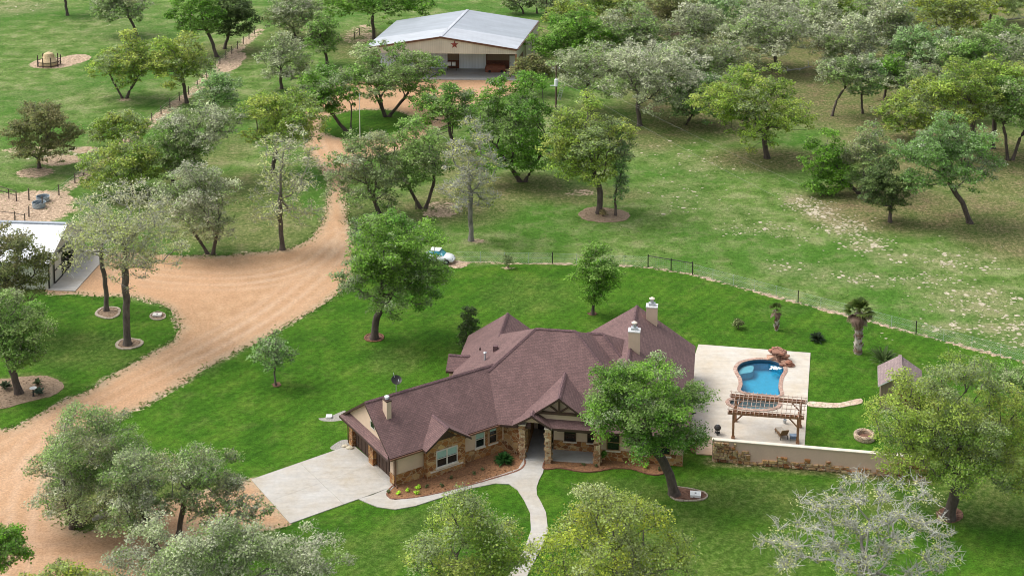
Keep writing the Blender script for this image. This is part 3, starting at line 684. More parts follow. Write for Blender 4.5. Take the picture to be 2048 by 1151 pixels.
# right wing with its ridge running front to back, hipped at the front
RW = EZ + 5.5 * SL
roof([[(2.9, 9.5, EZ), (2.9, -7.68, EZ), (8.4, -2.2, RW), (8.4, 9.5, RW)], [(13.9, -7.68, EZ), (13.9, 9.5, EZ), (8.4, 9.5, RW), (8.4, -2.2, RW)], [(2.9, -7.72, EZ - .01), (13.9, -7.72, EZ - .01), (8.4, -2.22, RW - .01)]],
     [((8.4, 9.5, RW), (8.4, -2.2, RW)), ((8.4, -2.2, RW), (13.9, -7.7, EZ))])
# connecting hip roof between the main block and the right wing
CZ = 7.1
roof([[(1.5, -5.0, EZ), (12.4, -5.0, EZ), (5.9, 1.5, CZ), (2.0, 1.5, CZ)], [(12.4, -5, EZ), (12.4, 7.2, EZ + .2), (5.9, 1.5, CZ)], [(12.4, 7.2, EZ + .2), (1.5, 7.2, EZ + .2), (2.0, 1.5, CZ), (5.9, 1.5, CZ)]],
     [((4.5, 1.5, CZ), (5.9, 1.5, CZ)), ((5.9, 1.5, CZ), (8.0, -.6, CZ - 2.1 * SL))])
# entry gable
EG, EU, ES = 5.6, 3.1, 2.85 / 4.0
roof([[(-.6, -8.05, EZ + .3 * ES), (EU, -8.05, EG), (EU, -2.8, EG), (-.6, -6.9, EZ + .3 * ES)], [(7.1, -8.05, EZ), (7.1, -7.0, EZ), (EU, -2.8, EG), (EU, -8.05, EG)]], [((EU, -8.1, EG), (EU, -3.3, EG))])
PE, PZ = 3.17, 4.16
roof([[(-.78, -8.55, PE), (.9, -8.55, PZ), (.9, -7.5, PZ), (-.78, -7.5, PE)], [(2.55, -8.55, PE), (2.55, -7.5, PE), (.9, -7.5, PZ), (.9, -8.55, PZ)]], [((.9, -8.57, PZ), (.9, -7.8, PZ))])
roof([[(2.3, -8.4, 3.14), (7.0, -8.3, 3.14), (7.0, -7.5, 3.52), (1.9, -7.5, 3.52)]])                # skirt roof over the porch
# bay gable on the garage wing
DZ, DU = EZ + 2.15 * SL, 4.93
roof([[(DU - 2.15, -.62, EZ), (DU, -.62, DZ), (DU, 2.3, DZ), (DU - 2.15, .1, EZ)], [(DU + 2.15, -.62, EZ), (DU + 2.15, .1, EZ), (DU, 2.3, DZ), (DU, -.62, DZ)]], [((DU, -.66, DZ), (DU, 2.0, DZ))], W_)

# ---- walls
def wall(F, p, q, z0, z1, t, mat, name='wall', out=1):        # wall panel from p to q (frame coordinates), thickness t inward
    d = np.array(q, float) - np.array(p, float); L = np.linalg.norm(d); n = np.array([d[1], -d[0]]) / L * out
    c = [(p[0], p[1]), (q[0], q[1]), (q[0] - n[0] * t, q[1] - n[1] * t), (p[0] - n[0] * t, p[1] - n[1] * t)]
    m = MB().hexa([F(x, y, z0) for x, y in c] + [F(x, y, z1) for x, y in c]); return m.build(name, mat, house)
SB = .95
def two_tone(F, p, q, z1=EZ + .1, sb=SB):
    wall(F, p, q, 0, z1, .2, 'stucco'); d = np.array(q, float) - np.array(p, float); d /= np.linalg.norm(d); n = np.array([d[1], -d[0]])
    a = np.array(p) + n * .06; b = np.array(q) + n * .06
    return wall(F, a, b, 0, sb, .055, 'stone', 'stone_base')
two_tone(W_, (.44, .45), (3.2, .45)); two_tone(W_, (6.62, .45), (10.9, .45))
wall(W_, (9.05, .43), (9.3, .43), 0, EZ, .12, 'stone', 'stone_pier'); wall(W_, (10.25, .43), (10.75, .43), 0, EZ, .12, 'stone', 'stone_pier'); wall(W_, (9.3, .41), (10.25, .41), 0, 1.0, .12, 'stone', 'stone_base')
# bay (stone, with its gable)
m = MB(); bay = [(3.12, .4), (3.12, -.17), (6.74, -.17), (6.74, .4)]
m.hexa([W_(x, y, 0) for x, y in bay] + [W_(x, y, EZ - .02) for x, y in bay])
m.add([W_(3.12, -.17, EZ - .02), W_(6.74, -.17, EZ - .02), W_(DU, -.17, EZ + 1.81 * SL - .1), W_(3.12, .4, EZ - .02), W_(6.74, .4, EZ - .02), W_(DU, .4, EZ + 1.81 * SL - .1)], [(0, 1, 2), (3, 5, 4), (0, 2, 5, 3), (1, 4, 5, 2)])
m.build('bay_wall', 'stone', house)
wall(W_, (3.4, -.24), (6.5, -.24), .5, .6, .08, 'cap_pale', 'stone_sill')
m = MB(); m.add([W_(DU - .95, -.22, EZ + .35), W_(DU + .95, -.22, EZ + .35), W_(DU, -.22, EZ + 1.0)], [(0, 1, 2)]); m.add([W_(DU - .95, -.19, EZ + .35), W_(DU + .95, -.19, EZ + .35), W_(DU, -.19, EZ + 1.0)], [(2, 1, 0)]); m.build('gable_shade_board', 'dark_wood', house)
# garage end
GWA = .44; GG = .13
m = MB(); m.add([W_(GG, .62, EZ + .2), W_(GG, 8.1, EZ + .2), W_(GG, 4.36, GR - .12), W_(GG + .2, .62, EZ + .2), W_(GG + .2, 8.1, EZ + .2), W_(GG + .2, 4.36, GR - .12)], [(0, 2, 1), (3, 4, 5), (0, 1, 4, 3), (1, 2, 5, 4), (2, 0, 3, 5)]); m.build('gable_wall', 'stucco', house)
for b0, b1 in ((.45, 1.15), (4.08, 4.85), (7.85, 8.43)):
    wall(W_, (GWA, b1), (GWA, b0), 0, EZ, .35, 'stucco' if b0 < 1 else 'stone', 'garage_pier')
    wall(W_, (GWA - .05, b1 + .02), (GWA - .05, b0 - .03), 0, SB if b0 < 1 else EZ - .1, .045, 'stone', 'stone_base')
wall(W_, (GWA + .02, 8.43), (GWA + .02, .5), 2.32, EZ, .3, 'dark_wood', 'garage_header')
for b0, b1 in ((1.15, 4.08), (4.85, 7.85)):
    d = wall(W_, (GWA + .3, b1), (GWA + .3, b0), 0.04, 2.34, .06, 'door_wood', 'garage_door')
    m = MB()
    for i in range(5):
        bb = b0 + (b1 - b0) * (i + .5) / 5 * 1.0
        for z in (.12, 1.75): m.hexa([W_(x, y, z) for x, y in ((GWA + .26, bb - .25), (GWA + .26, bb + .25), (GWA + .3, bb + .25), (GWA + .3, bb - .25))] + [W_(x, y, z + (1.5 if z < 1 else .48)) for x, y in ((GWA + .26, bb - .25), (GWA + .26, bb + .25), (GWA + .3, bb + .25), (GWA + .3, bb - .25))])
    m.build('door_panel', 'dark_wood', d)
    for z in (.5, 1.95):
        for bb in (b0 + .1, b1 - .7): MB().hexa([W_(x, y, z) for x, y in ((GWA + .235, bb), (GWA + .235, bb + .6), (GWA + .258, bb + .6), (GWA + .258, bb))] + [W_(x, y, z + .07) for x, y in ((GWA + .235, bb), (GWA + .235, bb + .6), (GWA + .258, bb + .6), (GWA + .258, bb))]).build('strap_hinge', 'dark_metal', d)
# other walls
two_tone(M_, (2.45, -6.2), (6.3, -6.2), 3.35); two_tone(M_, (6.3, -7.15), (13.3, -7.15)); wall(M_, (6.3, -6.2), (6.3, -7.15), 0, EZ, .15, 'stucco')
wall(M_, (13.3, -7.15), (13.3, 9.2), 0, EZ, .2, 'stucco'); wall(M_, (13.3, 9.2), (-7.1, 7.4), 0, EZ, .2, 'stucco'); wall(M_, (-7.1, 8.3), (-7.1, -2), 0, EZ, .2, 'stucco'); wall(M_, (-.2, 8.3), (-7.1, 8.3), 0, EZ, .2, 'stucco')
wall(W_, (9.5, 8.3), (.5, 8.3), 0, EZ, .2, 'stucco')
for F, tri in ((M_, [(-7.0, 8.3), (-.4, 8.3), (-3.7, 8.3), CR]), (M_, [(3.4, 9.2), (13.4, 9.2), (8.4, 9.2), RW])):
    a, b, c, z = tri; m = MB(); m.add([F(*a, EZ - .1), F(*b, EZ - .1), F(*c, z - .25), F(a[0], a[1] - .2, EZ - .1), F(b[0], b[1] - .2, EZ - .1), F(c[0], c[1] - .2, z - .25)], [(0, 1, 2), (5, 4, 3), (0, 2, 5, 3), (2, 1, 4, 5)]); m.build('gable_wall', 'stucco', house)
m = MB(); m.hexa([M_(x, y, 0) for x, y in ((-8.0, 1.5), (-7, 1.5), (-7, 3.7), (-8.0, 3.7))] + [M_(x, y, EZ) for x, y in ((-8.0, 1.5), (-7, 1.5), (-7, 3.7), (-8.0, 3.7))]); m.build('nook_wall', 'stucco', house)
# entry recess: dark passage with the front door
for p, q in (((.15, -7.0), (.15, -2.9)), ((2.3, -2.9), (2.3, -6.2))): wall(M_, p, q, 0, EZ + .4, .2, 'stone', 'entry_wall', -1)
wall(M_, (.15, -2.9), (2.3, -2.9), 0, EZ + .6, .15, 'stucco', 'entry_wall')
d = wall(M_, (.7, -2.97), (1.75, -2.97), .08, 2.3, .05, 'door_wood', 'front_door'); wall(M_, (1.6, -3.03), (1.66, -3.03), 1.0, 1.12, .05, 'copper_brown', 'door_handle').parent = d
wall(M_, (-1.75, -6.8), (-.12, -7.62), 0, EZ, .2, 'stone', 'entry_wall')
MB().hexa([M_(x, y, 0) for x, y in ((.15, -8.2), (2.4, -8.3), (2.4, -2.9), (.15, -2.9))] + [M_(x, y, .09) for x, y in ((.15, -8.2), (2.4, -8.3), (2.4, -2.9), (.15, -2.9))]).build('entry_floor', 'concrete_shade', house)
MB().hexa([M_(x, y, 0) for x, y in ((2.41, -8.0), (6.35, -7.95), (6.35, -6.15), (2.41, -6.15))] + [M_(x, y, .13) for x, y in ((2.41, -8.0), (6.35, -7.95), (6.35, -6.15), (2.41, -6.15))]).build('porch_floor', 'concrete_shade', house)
rng = np.random.default_rng(21)
for u, v, h, w in ((.02, -7.85, 3.02, .5), (2.25, -8.2, 3.02, .52), (6.3, -7.95, 3.0, .52)):
    c = M_(u, v, 0); m = MB().box((c[0], c[1], 0), (w, w, h), HT)
    for i in range(26):
        a = rng.integers(4); z = rng.uniform(.1, h - .3); s = rng.uniform(-.17, .17); dx, dy = [(0, -1), (1, 0), (0, 1), (-1, 0)][a]
        x, y = (dx * w / 2 + (s if dx == 0 else 0)), (dy * w / 2 + (s if dy == 0 else 0)); q = HO + HU * (u + x) + HV * (v + y)
        m.box((q[0], q[1], z), (rng.uniform(.12, .24), rng.uniform(.06, .1) if dx == 0 else .2, rng.uniform(.1, .2)), HT)
    o = m.build('stone_column', 'stone_pale', house)
    MB().box((c[0], c[1], h), (w + .12, w + .12, .1), HT).build('column_cap', 'cap_pale', o)
# entry gable face and truss
m = MB(); gv = -7.55
m.add([M_(-.2, gv, EZ + .3), M_(6.7, gv, EZ + .3), M_(EU, gv, EG - .2), M_(-.2, gv + .15, EZ + .3), M_(6.7, gv + .15, EZ + .3), M_(EU, gv + .15, EG - .2)], [(0, 1, 2), (5, 4, 3), (0, 3, 4, 1), (1, 4, 5, 2), (2, 5, 3, 0)]); m.build('gable_wall', 'stucco', house)
m = MB(); tz = EG - 1.42; tv = gv - .3
m.beam(M_(EU - 1.9, tv, tz), M_(EU + 1.9, tv, tz), .16, .2); m.beam(M_(EU, tv, tz), M_(EU, tv, EG - .2), .18, .18)
for s in (-1, 1): m.beam(M_(EU + s * .1, tv, tz + .15), M_(EU + s * .78, tv, EG - .78), .13, .13); m.beam(M_(EU + s * 2.2, tv, EG - 2.2 * ES - .12), M_(EU + s * .05, tv, EG - .2), .14, .16)
m.build('truss', 'dark_wood', house)
# eave gutters and downspouts
m = MB(); m.beam(W_(-.2, -.07, EZ - .12), W_(DU - 2.2, -.07, EZ - .12), .12, .12); m.build('gutter', 'copper_brown', house)
m = MB(); m.beam(W_(DU + 2.2, -.07, EZ - .12), W_(10.4, -.07, EZ - .12), .12, .12); m.build('gutter', 'copper_brown', house)
m = MB(); m.tube([W_(.52, .0, EZ - .15), W_(.5, .36, EZ - .4), W_(.5, .36, .25), W_(.45, .05, .08)], .06, 6); m.build('downspout', 'copper_brown', house)
m = MB(); m.tube([W_(6.86, -.08, EZ - .15), W_(6.86, .2, EZ - .5), W_(6.86, .2, .15)], .05, 6); m.build('downspout', 'copper_brown', house)
m = MB(); m.tube([W_(.3, 8.5, EZ - .2), W_(.36, 8.5, .1)], .05, 6); m.build('downspout', 'copper_brown', house)
for b in (.72, 8.2):
    m = MB(); m.lathe(W_(GWA - .16, b, 2.05), [(.06, 0), (.1, .05), (.1, .3), (.04, .38)], 8); m.build('wall_lamp', 'galv', house)
# windows
def window(F, p, q, z0, z1, frame='frame_white', mull=1, blind=.45, sill='cap_pale'):
    d = np.array(q, float) - np.array(p, float); L = np.linalg.norm(d); d /= L; n = np.array([d[1], -d[0]])
    def bar(x0, x1, a, b, o0, o1, m):
        c = [np.array(p) + d * x + n * o for x, o in ((x0, o1), (x1, o1), (x1, o0), (x0, o0))]
        m.hexa([F(*k, a) for k in c] + [F(*k, b) for k in c])
    w = MB(); t = .07
    bar(0, t, z0, z1, .0, .09, w); bar(L - t, L, z0, z1, .0, .09, w); bar(t, L - t, z1 - t, z1, .0, .09, w); bar(t, L - t, z0, z0 + t, .0, .09, w)
    for i in range(1, mull + 1): x = L * i / (mull + 1); bar(x - .05, x + .05, z0 + t, z1 - t, .0, .088, w)
    zm = (z0 + z1) / 2; k = L / (mull + 1)
    for i in range(mull + 1): bar(k * i + t + .002, k * (i + 1) - t - .002, zm - .025, zm + .025, .0, .075, w)
    o = w.build('window', frame, house)
    g = MB(); bar(.03, L - .03, z0 + .03, z1 - .03, .0, .03, g); g.build('pane', 'glass', o)
    if blind > 0: g = MB(); bar(t, L - t, z1 - t - (z1 - z0 - 2 * t) * blind, z1 - t, .031, .04, g); g.build('blind', 'blind', o)
    if sill: g = MB(); bar(-.08, L + .08, z0 - .1, z0 - .002, .0, .16, g); g.build('sill', sill, o)
window(W_, (3.95, -.172), (5.95, -.172), .8, 2.25, mull=1)
window(W_, (8.05, .448), (8.95, .448), 1.0, 2.45, mull=0); window(W_, (9.38, .448), (10.18, .448), 1.0, 2.45, 'frame_tan', 0, .25)
window(M_, (3.35, -6.202), (4.35, -6.202), .95, 2.3, 'dark_wood', 0, .2); window(M_, (5.3, -6.202), (6.15, -6.202), .95, 2.3, 'dark_wood', 0, 0)
window(M_, (7.0, -7.152), (8.1, -7.152), .95, 2.35, 'frame_tan', 0, 0); window(M_, (9.3, -7.152), (10.3, -7.152), .8, 2.3, 'frame_tan', 0, 0)
window(M_, (11.2, -7.152), (12.3, -7.152), .8, 2.3, 'frame_tan', 0, 0)
# gable-end window of the garage
o = MB(); o.hexa([W_(x, y, z) for x, y, z in ((GG - .03, 3.2, 3.75), (GG - .03, 3.8, 3.75), (GG, 3.8, 3.75), (GG, 3.2, 3.75))] + [W_(x, y, z) for x, y, z in ((GG - .03, 3.2, 4.75), (GG - .03, 3.8, 4.75), (GG, 3.8, 4.75), (GG, 3.2, 4.75))]); o = o.build('window', 'glass', house)
m = MB()
for y0, y1, z0, z1 in ((3.13, 3.2, 3.68, 4.8), (3.8, 3.87, 3.68, 4.8), (3.2, 3.8, 3.68, 3.75), (3.2, 3.8, 4.26, 4.34), (3.2, 3.8, 4.73, 4.8)): m.hexa([W_(x, y, z0) for x, y in ((GG - .05, y0), (GG - .05, y1), (GG, y1), (GG, y0))] + [W_(x, y, z1) for x, y in ((GG - .05, y0), (GG - .05, y1), (GG, y1), (GG, y0))])
m.build('window_frame', 'frame_white', o)
# chimneys
def chimney(px0, px1, pyt, pyb, Y, zb, cap=True, rz=HT, dep=.75, yb=None):
    c = VP((px0 + px1) / 2, pyt, Y); w = (VP(px1, pyt, Y) - VP(px0, pyt, Y))[0]
    o = MB().box((c[0], Y, zb), (w, dep, c[2] - zb), rz).build('chimney', 'stucco', house)
    MB().box((c[0], Y, c[2]), (w + .08, dep + .08, .1), rz).build('chimney_cap', 'white_paint' if cap else 'cap_pale', o)
    m = MB()
    if cap:
        m.box((c[0], Y, c[2] + .1), (w * .62, dep * .62, .22), rz); m.lathe((c[0], Y, c[2] + .3), [(.15, 0), (.15, .3), (.2, .34), (.2, .4)], 12); m.build('flue', 'galv', o)
        MB().lathe((c[0], Y, c[2] + .71), [(.25, 0), (.27, .05), (.15, .13), (.02, .16)], 12).build('flue_cap', 'cap_pale', o)
    else:
        m.lathe((c[0], Y, c[2] + .1), [(.13, 0), (.13, .18), (.2, .2), (.2, .3), (.05, .36)], 12); m.build('flue', 'white_metal', o)
    return o
chimney(1293, 1315, 612, 640, 130.0, 4.5); chimney(1257.5, 1280, 661, 700, 122.6, 4.2)
p = W_(1.22, 3.05, 0); o = MB().box((p[0], p[1], 4.2), (.42, .72, 1.85), GT).build('chimney', 'stucco', house); MB().box((p[0], p[1], 6.05), (.5, .8, .1), GT).build('chimney_cap', 'fascia', o)
MB().lathe((p[0], p[1], 6.15), [(.13, 0), (.13, .12), (.2, .14), (.2, .24), (.05, .3)], 12).build('flue', 'white_metal', o)
# roof vents
def vent(px, py, z, r, h, mat):
    g = G(px, py, z); m = MB().tube([(g[0], g[1], z - .6), (g[0], g[1], z + h)], r, 8); m.lathe((g[0], g[1], z + h), [(r * 1.7, 0), (r * 1.8, .08), (.02, .16)], 8); m.build('roof_vent', mat, house)
vent(970, 722, 4.75, .09, .75, 'galv'); vent(960, 700, 4.2, .05, .12, 'fascia')
g = G(991, 694, 5.7); MB().box((g[0], g[1], g[2] - .35), (.4, .4, .5), HT).build('roof_vent', 'shingle_ridge', house)

# satellite dish on its mast behind the garage ridge
dl = W_(3.0, 4.75, 5.45); t = thing('satellite_dish', 'dark satellite dish on a mast at the garage roof ridge', 'satellite dish', dl)
m = MB().tube([dl, (dl[0], dl[1], dl[2] + .95)], .03, 6); m.build('mast', 'galv', t)
m = MB(); n = 20; cx, cy, cz = dl[0], dl[1], dl[2] + 1.1; ax = np.array([.3, -.55, .78]); ax /= np.linalg.norm(ax); s1 = np.cross(ax, (0, 0, 1.0)); s1 /= np.linalg.norm(s1); s2 = np.cross(s1, ax)
vs = []; R = .42
for k in range(4):
    r = R * k / 3
    for i in range(n): a = 2 * math.pi * i / n; vs.append(np.array((cx, cy, cz)) + s1 * r * math.cos(a) * 1.1 + s2 * r * math.sin(a) + ax * .16 * (r / R) ** 2)
vs2 = [v - ax * .025 for v in vs]; fs = [(k * n + i, k * n + (i + 1) % n, (k + 1) * n + (i + 1) % n, (k + 1) * n + i) for k in range(3) for i in range(n)]
m.add(vs + vs2, fs + [tuple(4 * n + j for j in f[::-1]) for f in fs] + [(3 * n + i, 3 * n + (i + 1) % n, 7 * n + (i + 1) % n, 7 * n + i) for i in range(n)]); m.build('reflector', 'dark_metal', t)
m = MB(); tip = np.array((cx, cy, cz)) + ax * .55 + s2 * .0; m.tube([np.array((cx, cy, cz)) - s2 * .36, np.array((cx, cy, cz)) - s2 * .3 + ax * .5], .018, 5); m.tube([np.array((cx, cy, cz)) - s2 * .32 + ax * .5, np.array((cx, cy, cz)) - s2 * .16 + ax * .52], .04, 6); m.build('feed_arm', 'galv', t)
m = MB(); m.tube([(cx - .1, cy + .1, cz), (cx - .22, cy + .16, cz + .62)], .015, 5); m.build('antenna', 'white_metal', t)
# ============================================================ OTHER BUILDINGS
def frame4(FL, FR, BR, BL):       # bilinear plan frame: u 0..1 left-right, v 0..1 front-back
    FL, FR, BR, BL = (np.array(p[:2], float) for p in (FL, FR, BR, BL))
    def F(u, v, z): p = (FL * (1 - u) + FR * u) * (1 - v) + (BL * (1 - u) + BR * u) * v; return (p[0], p[1], z)
    return F
def barn():
    z = 5.1; B = frame4(G(730.5, 95.5, z), G(1033, 98.5, z), G(1076, 42, z), G(794, 41.5, z))
    c = B(.5, .5, 0); t = thing('metal_barn', 'large tan metal barn with pale low gable roof and red star', 'barn', c)
    rz = VP(909, 73.4, B(.5, 0, 0)[1])[2]; PV = .33
    for nm, v0, v1, mt in (('porch_roof', -.005, PV, 'roof_metal_bright'), ('roof', PV, 1.005, 'roof_metal')):
        m = MB(); zz = .0 if nm == 'roof' else .012
        m.slab([B(-.004, v0, z + zz), B(.5, v0, rz + zz), B(.5, v1, rz + zz), B(-.004, v1, z + zz)], .12); m.slab([B(.5, v0, rz + zz), B(1.004, v0, z + zz), B(1.004, v1, z + zz), B(.5, v1, rz + zz)], .12)
        m.build(nm, [mt, 'copper_brown'], t)
    m = MB(); m.beam(B(.5, 0, rz + .03), B(.5, 1, rz + .03), .5, .06); m.build('ridge_cap', 'roof_metal_bright', t)
    m = MB(); m.beam(B(-.004, -.012, z - .08), B(.5, -.012, rz - .08), .1, .3); m.beam(B(.5, -.012, rz - .08), B(1.004, -.012, z - .08), .1, .3); m.build('rake_trim', 'copper_brown', t)
    # front fascia panel over the open porch
    m = MB(); f0, f1 = .0, .012; zb = 4.25
    for k, v in enumerate((f0, f1)):
        pts = [B(0, v, zb), B(1, v, zb), B(1, v, z - .13), B(.5, v, rz - .13), B(0, v, z - .13)]; m.add(pts, [(0, 1, 2, 3, 4) if k == 0 else (4, 3, 2, 1, 0)])
    m.quad(B(0, f0, zb), B(0, f1, zb), B(1, f1, zb), B(1, f0, zb)); m.build('gable_panel', 'siding_tan', t)
    # red star
    sc = VP(909, 89.5, B(.5, 0, 0)[1] - .12); R = 8 / 11.9; m = MB(); pts = []
    for i in range(10):
        a = math.pi / 2 + i * math.pi / 5; r = R if i % 2 == 0 else R * .42; pts.append((sc[0] + r * math.cos(a), sc[1], sc[2] + r * math.sin(a)))
    m.add([(sc[0], sc[1] - .14, sc[2])] + pts, [(0, 1 + (i + 1) % 10, 1 + i) for i in range(10)][::1]); m.add([(p[0], p[1] + .03, p[2]) for p in pts], [tuple(range(10))]); m.build('star', 'star_red', t)
    bv = PV; zt = z - .15
    def pan(u0, u1, v, z0, z1, mat, name, th=.02, par=t):
        m = MB(); m.hexa([B(u, w, z0) for u, w in ((u0, v - th), (u1, v - th), (u1, v), (u0, v))] + [B(u, w, z1) for u, w in ((u0, v - th), (u1, v - th), (u1, v), (u0, v))]); return m.build(name, mat, par)
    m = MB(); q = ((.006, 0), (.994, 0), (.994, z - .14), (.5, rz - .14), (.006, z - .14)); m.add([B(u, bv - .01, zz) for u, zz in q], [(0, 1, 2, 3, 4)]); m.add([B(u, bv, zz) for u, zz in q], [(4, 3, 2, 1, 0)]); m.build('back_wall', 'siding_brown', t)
    for u0, u1 in ((.30, .485), (.565, .745)):
        d = pan(u0, u1, bv - .011, .02, 4.3, 'door_white', 'sliding_door', .006)
        for e in (u0 - .004, u1 + .001): pan(e, e + .004, bv - .010, .02, 4.3, 'copper_brown', 'door_jamb', .008, d)
    d = pan(.03, .27, bv - .011, .02, 4.3, 'door_white', 'sliding_door', .006)
    d = pan(.905, .945, bv - .011, .1, 2.35, 'white_paint', 'walk_door', .006); pan(.908, .911, bv - .018, 1.05, 1.2, 'dark_metal', 'door_handle', .004, d)
    pan(.49, .56, bv - .011, .0, 1.5, 'porch_wood', 'wainscot', .004); pan(.75, .9, bv - .011, .0, 1.5, 'porch_wood', 'wainscot', .004); pan(.95, .99, bv - .011, .0, 1.5, 'porch_wood', 'wainscot', .004)
    m = MB(); p = B(.87, bv - .015, 2.9); m.lathe(p, [(.08, 0), (.2, .05), (.05, .25)], 8); m.build('wall_lamp', 'dark_metal', t)
    # side and rear walls
    for u, nm in ((.0, 'side_wall'), (1.0, 'side_wall')):
        m = MB(); du = .006 if u == 0 else -.006; m.hexa([B(a, b, 0) for a, b in ((u, bv), (u + du, bv), (u + du, 1), (u, 1))] + [B(a, b, zt) for a, b in ((u, bv), (u + du, bv), (u + du, 1), (u, 1))]); m.build(nm, 'siding_tan', t)
        m = MB(); m.hexa([B(a, b, 3.3) for a, b in ((u, .01), (u + du, .01), (u + du, bv - .001), (u, bv - .001))] + [B(a, b, zt) for a, b in ((u, .01), (u + du, .01), (u + du, bv - .001), (u, bv - .001))]); m.build('porch_side_panel', 'siding_tan', t)
    m = MB(); pts = [(0, z - .1), (1, z - .1), (.5, rz - .1)]; m.add([B(u, .995, zz) for u, zz in ((0, 0), (1, 0), (1, z - .13), (.5, rz - .13), (0, z - .13))], [(4, 3, 2, 1, 0)]); m.add([B(u, .99, zz) for u, zz in ((0, 0), (1, 0), (1, z - .13), (.5, rz - .13), (0, z - .13))], [(0, 1, 2, 3, 4)]); m.build('rear_wall', 'siding_tan', t)
    for u in (.004, .52, .996): p = B(u, .006, 0); MB().box(p, (.32, .32, zb), 0).build('porch_post', 'cedar', t) if u != .52 else None
    for v in (bv, .66, .995): p = B(1.008, v, 0); MB().box(p, (.12, .12, z - .14), 0).build('downspout', 'copper_brown', t)
    m = MB(); m.beam(B(1.008, 0, z - .12), B(1.008, 1, z - .12), .14, .14); m.build('gutter', 'copper_brown', t)
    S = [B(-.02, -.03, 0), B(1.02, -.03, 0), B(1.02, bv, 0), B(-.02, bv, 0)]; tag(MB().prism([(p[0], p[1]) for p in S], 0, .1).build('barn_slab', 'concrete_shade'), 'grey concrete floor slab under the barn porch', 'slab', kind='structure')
    # what stands under the porch
    p = B(.825, bv - .10, .1); q = thing('covered_trailer', 'low load under a red brown tarp on the barn porch', 'tarp', p); rng = np.random.default_rng(2)
    m = MB(); prof = [(0, 1.75, .8), (.55, 1.75, .82), (1.0, 1.62, .72), (1.2, 1.3, .5), (1.27, .6, .2)]; n = 20; vs = []
    for h, a, b in prof:
        for k in range(n): an = 2 * math.pi * k / n; cx = math.copysign(abs(math.cos(an)) ** .45, math.cos(an)); cy = math.copysign(abs(math.sin(an)) ** .45, math.sin(an)); vs.append((p[0] + a * cx * (1 + rng.uniform(-.03, .03)), p[1] + b * cy * (1 + rng.uniform(-.05, .05)), p[2] + h * (1 + rng.uniform(-.04, .04))))
    m.add(vs, [(i * n + k, i * n + (k + 1) % n, (i + 1) * n + (k + 1) % n, (i + 1) * n + k) for i in range(len(prof) - 1) for k in range(n)] + [tuple((len(prof) - 1) * n + k for k in range(n))]); m.build('tarp_cover', 'tarp', q)
    for s in (-1, 1): m = MB().tube([(p[0] + s * 1.0, p[1] - .86, p[2] + .22), (p[0] + s * 1.0, p[1] - .7, p[2] + .22)], .22, 12); m.build('wheel', 'rubber', q)
    p = B(.525, bv - .08, .1); q = thing('work_bench', 'dark bench holding white boxes between the barn doors', 'bench', p)
    m = MB(); m.box((p[0], p[1], p[2] + .78), (1.7, .6, .07)); m.build('bench_top', 'dark_wood', q)
    for sx in (-.75, .75):
        for sy in (-.22, .22): MB().box((p[0] + sx, p[1] + sy, p[2]), (.09, .09, .78)).build('leg', 'dark_wood', q)
    for sx in (-.4, .35): bx = tag(MB().box((p[0] + sx, p[1] - .05, p[2] + .855), (.6, .4, .5)).box((p[0] + sx, p[1] - .05, p[2] + 1.357), (.64, .44, .07)).build('cooler_box', 'white_paint', None, origin=(p[0] + sx, p[1] - .05, p[2] + .85)), 'white box on the ' + ('left' if sx < 0 else 'right') + ' end of the dark barn bench', 'box', 'white boxes on the barn bench')
barn()

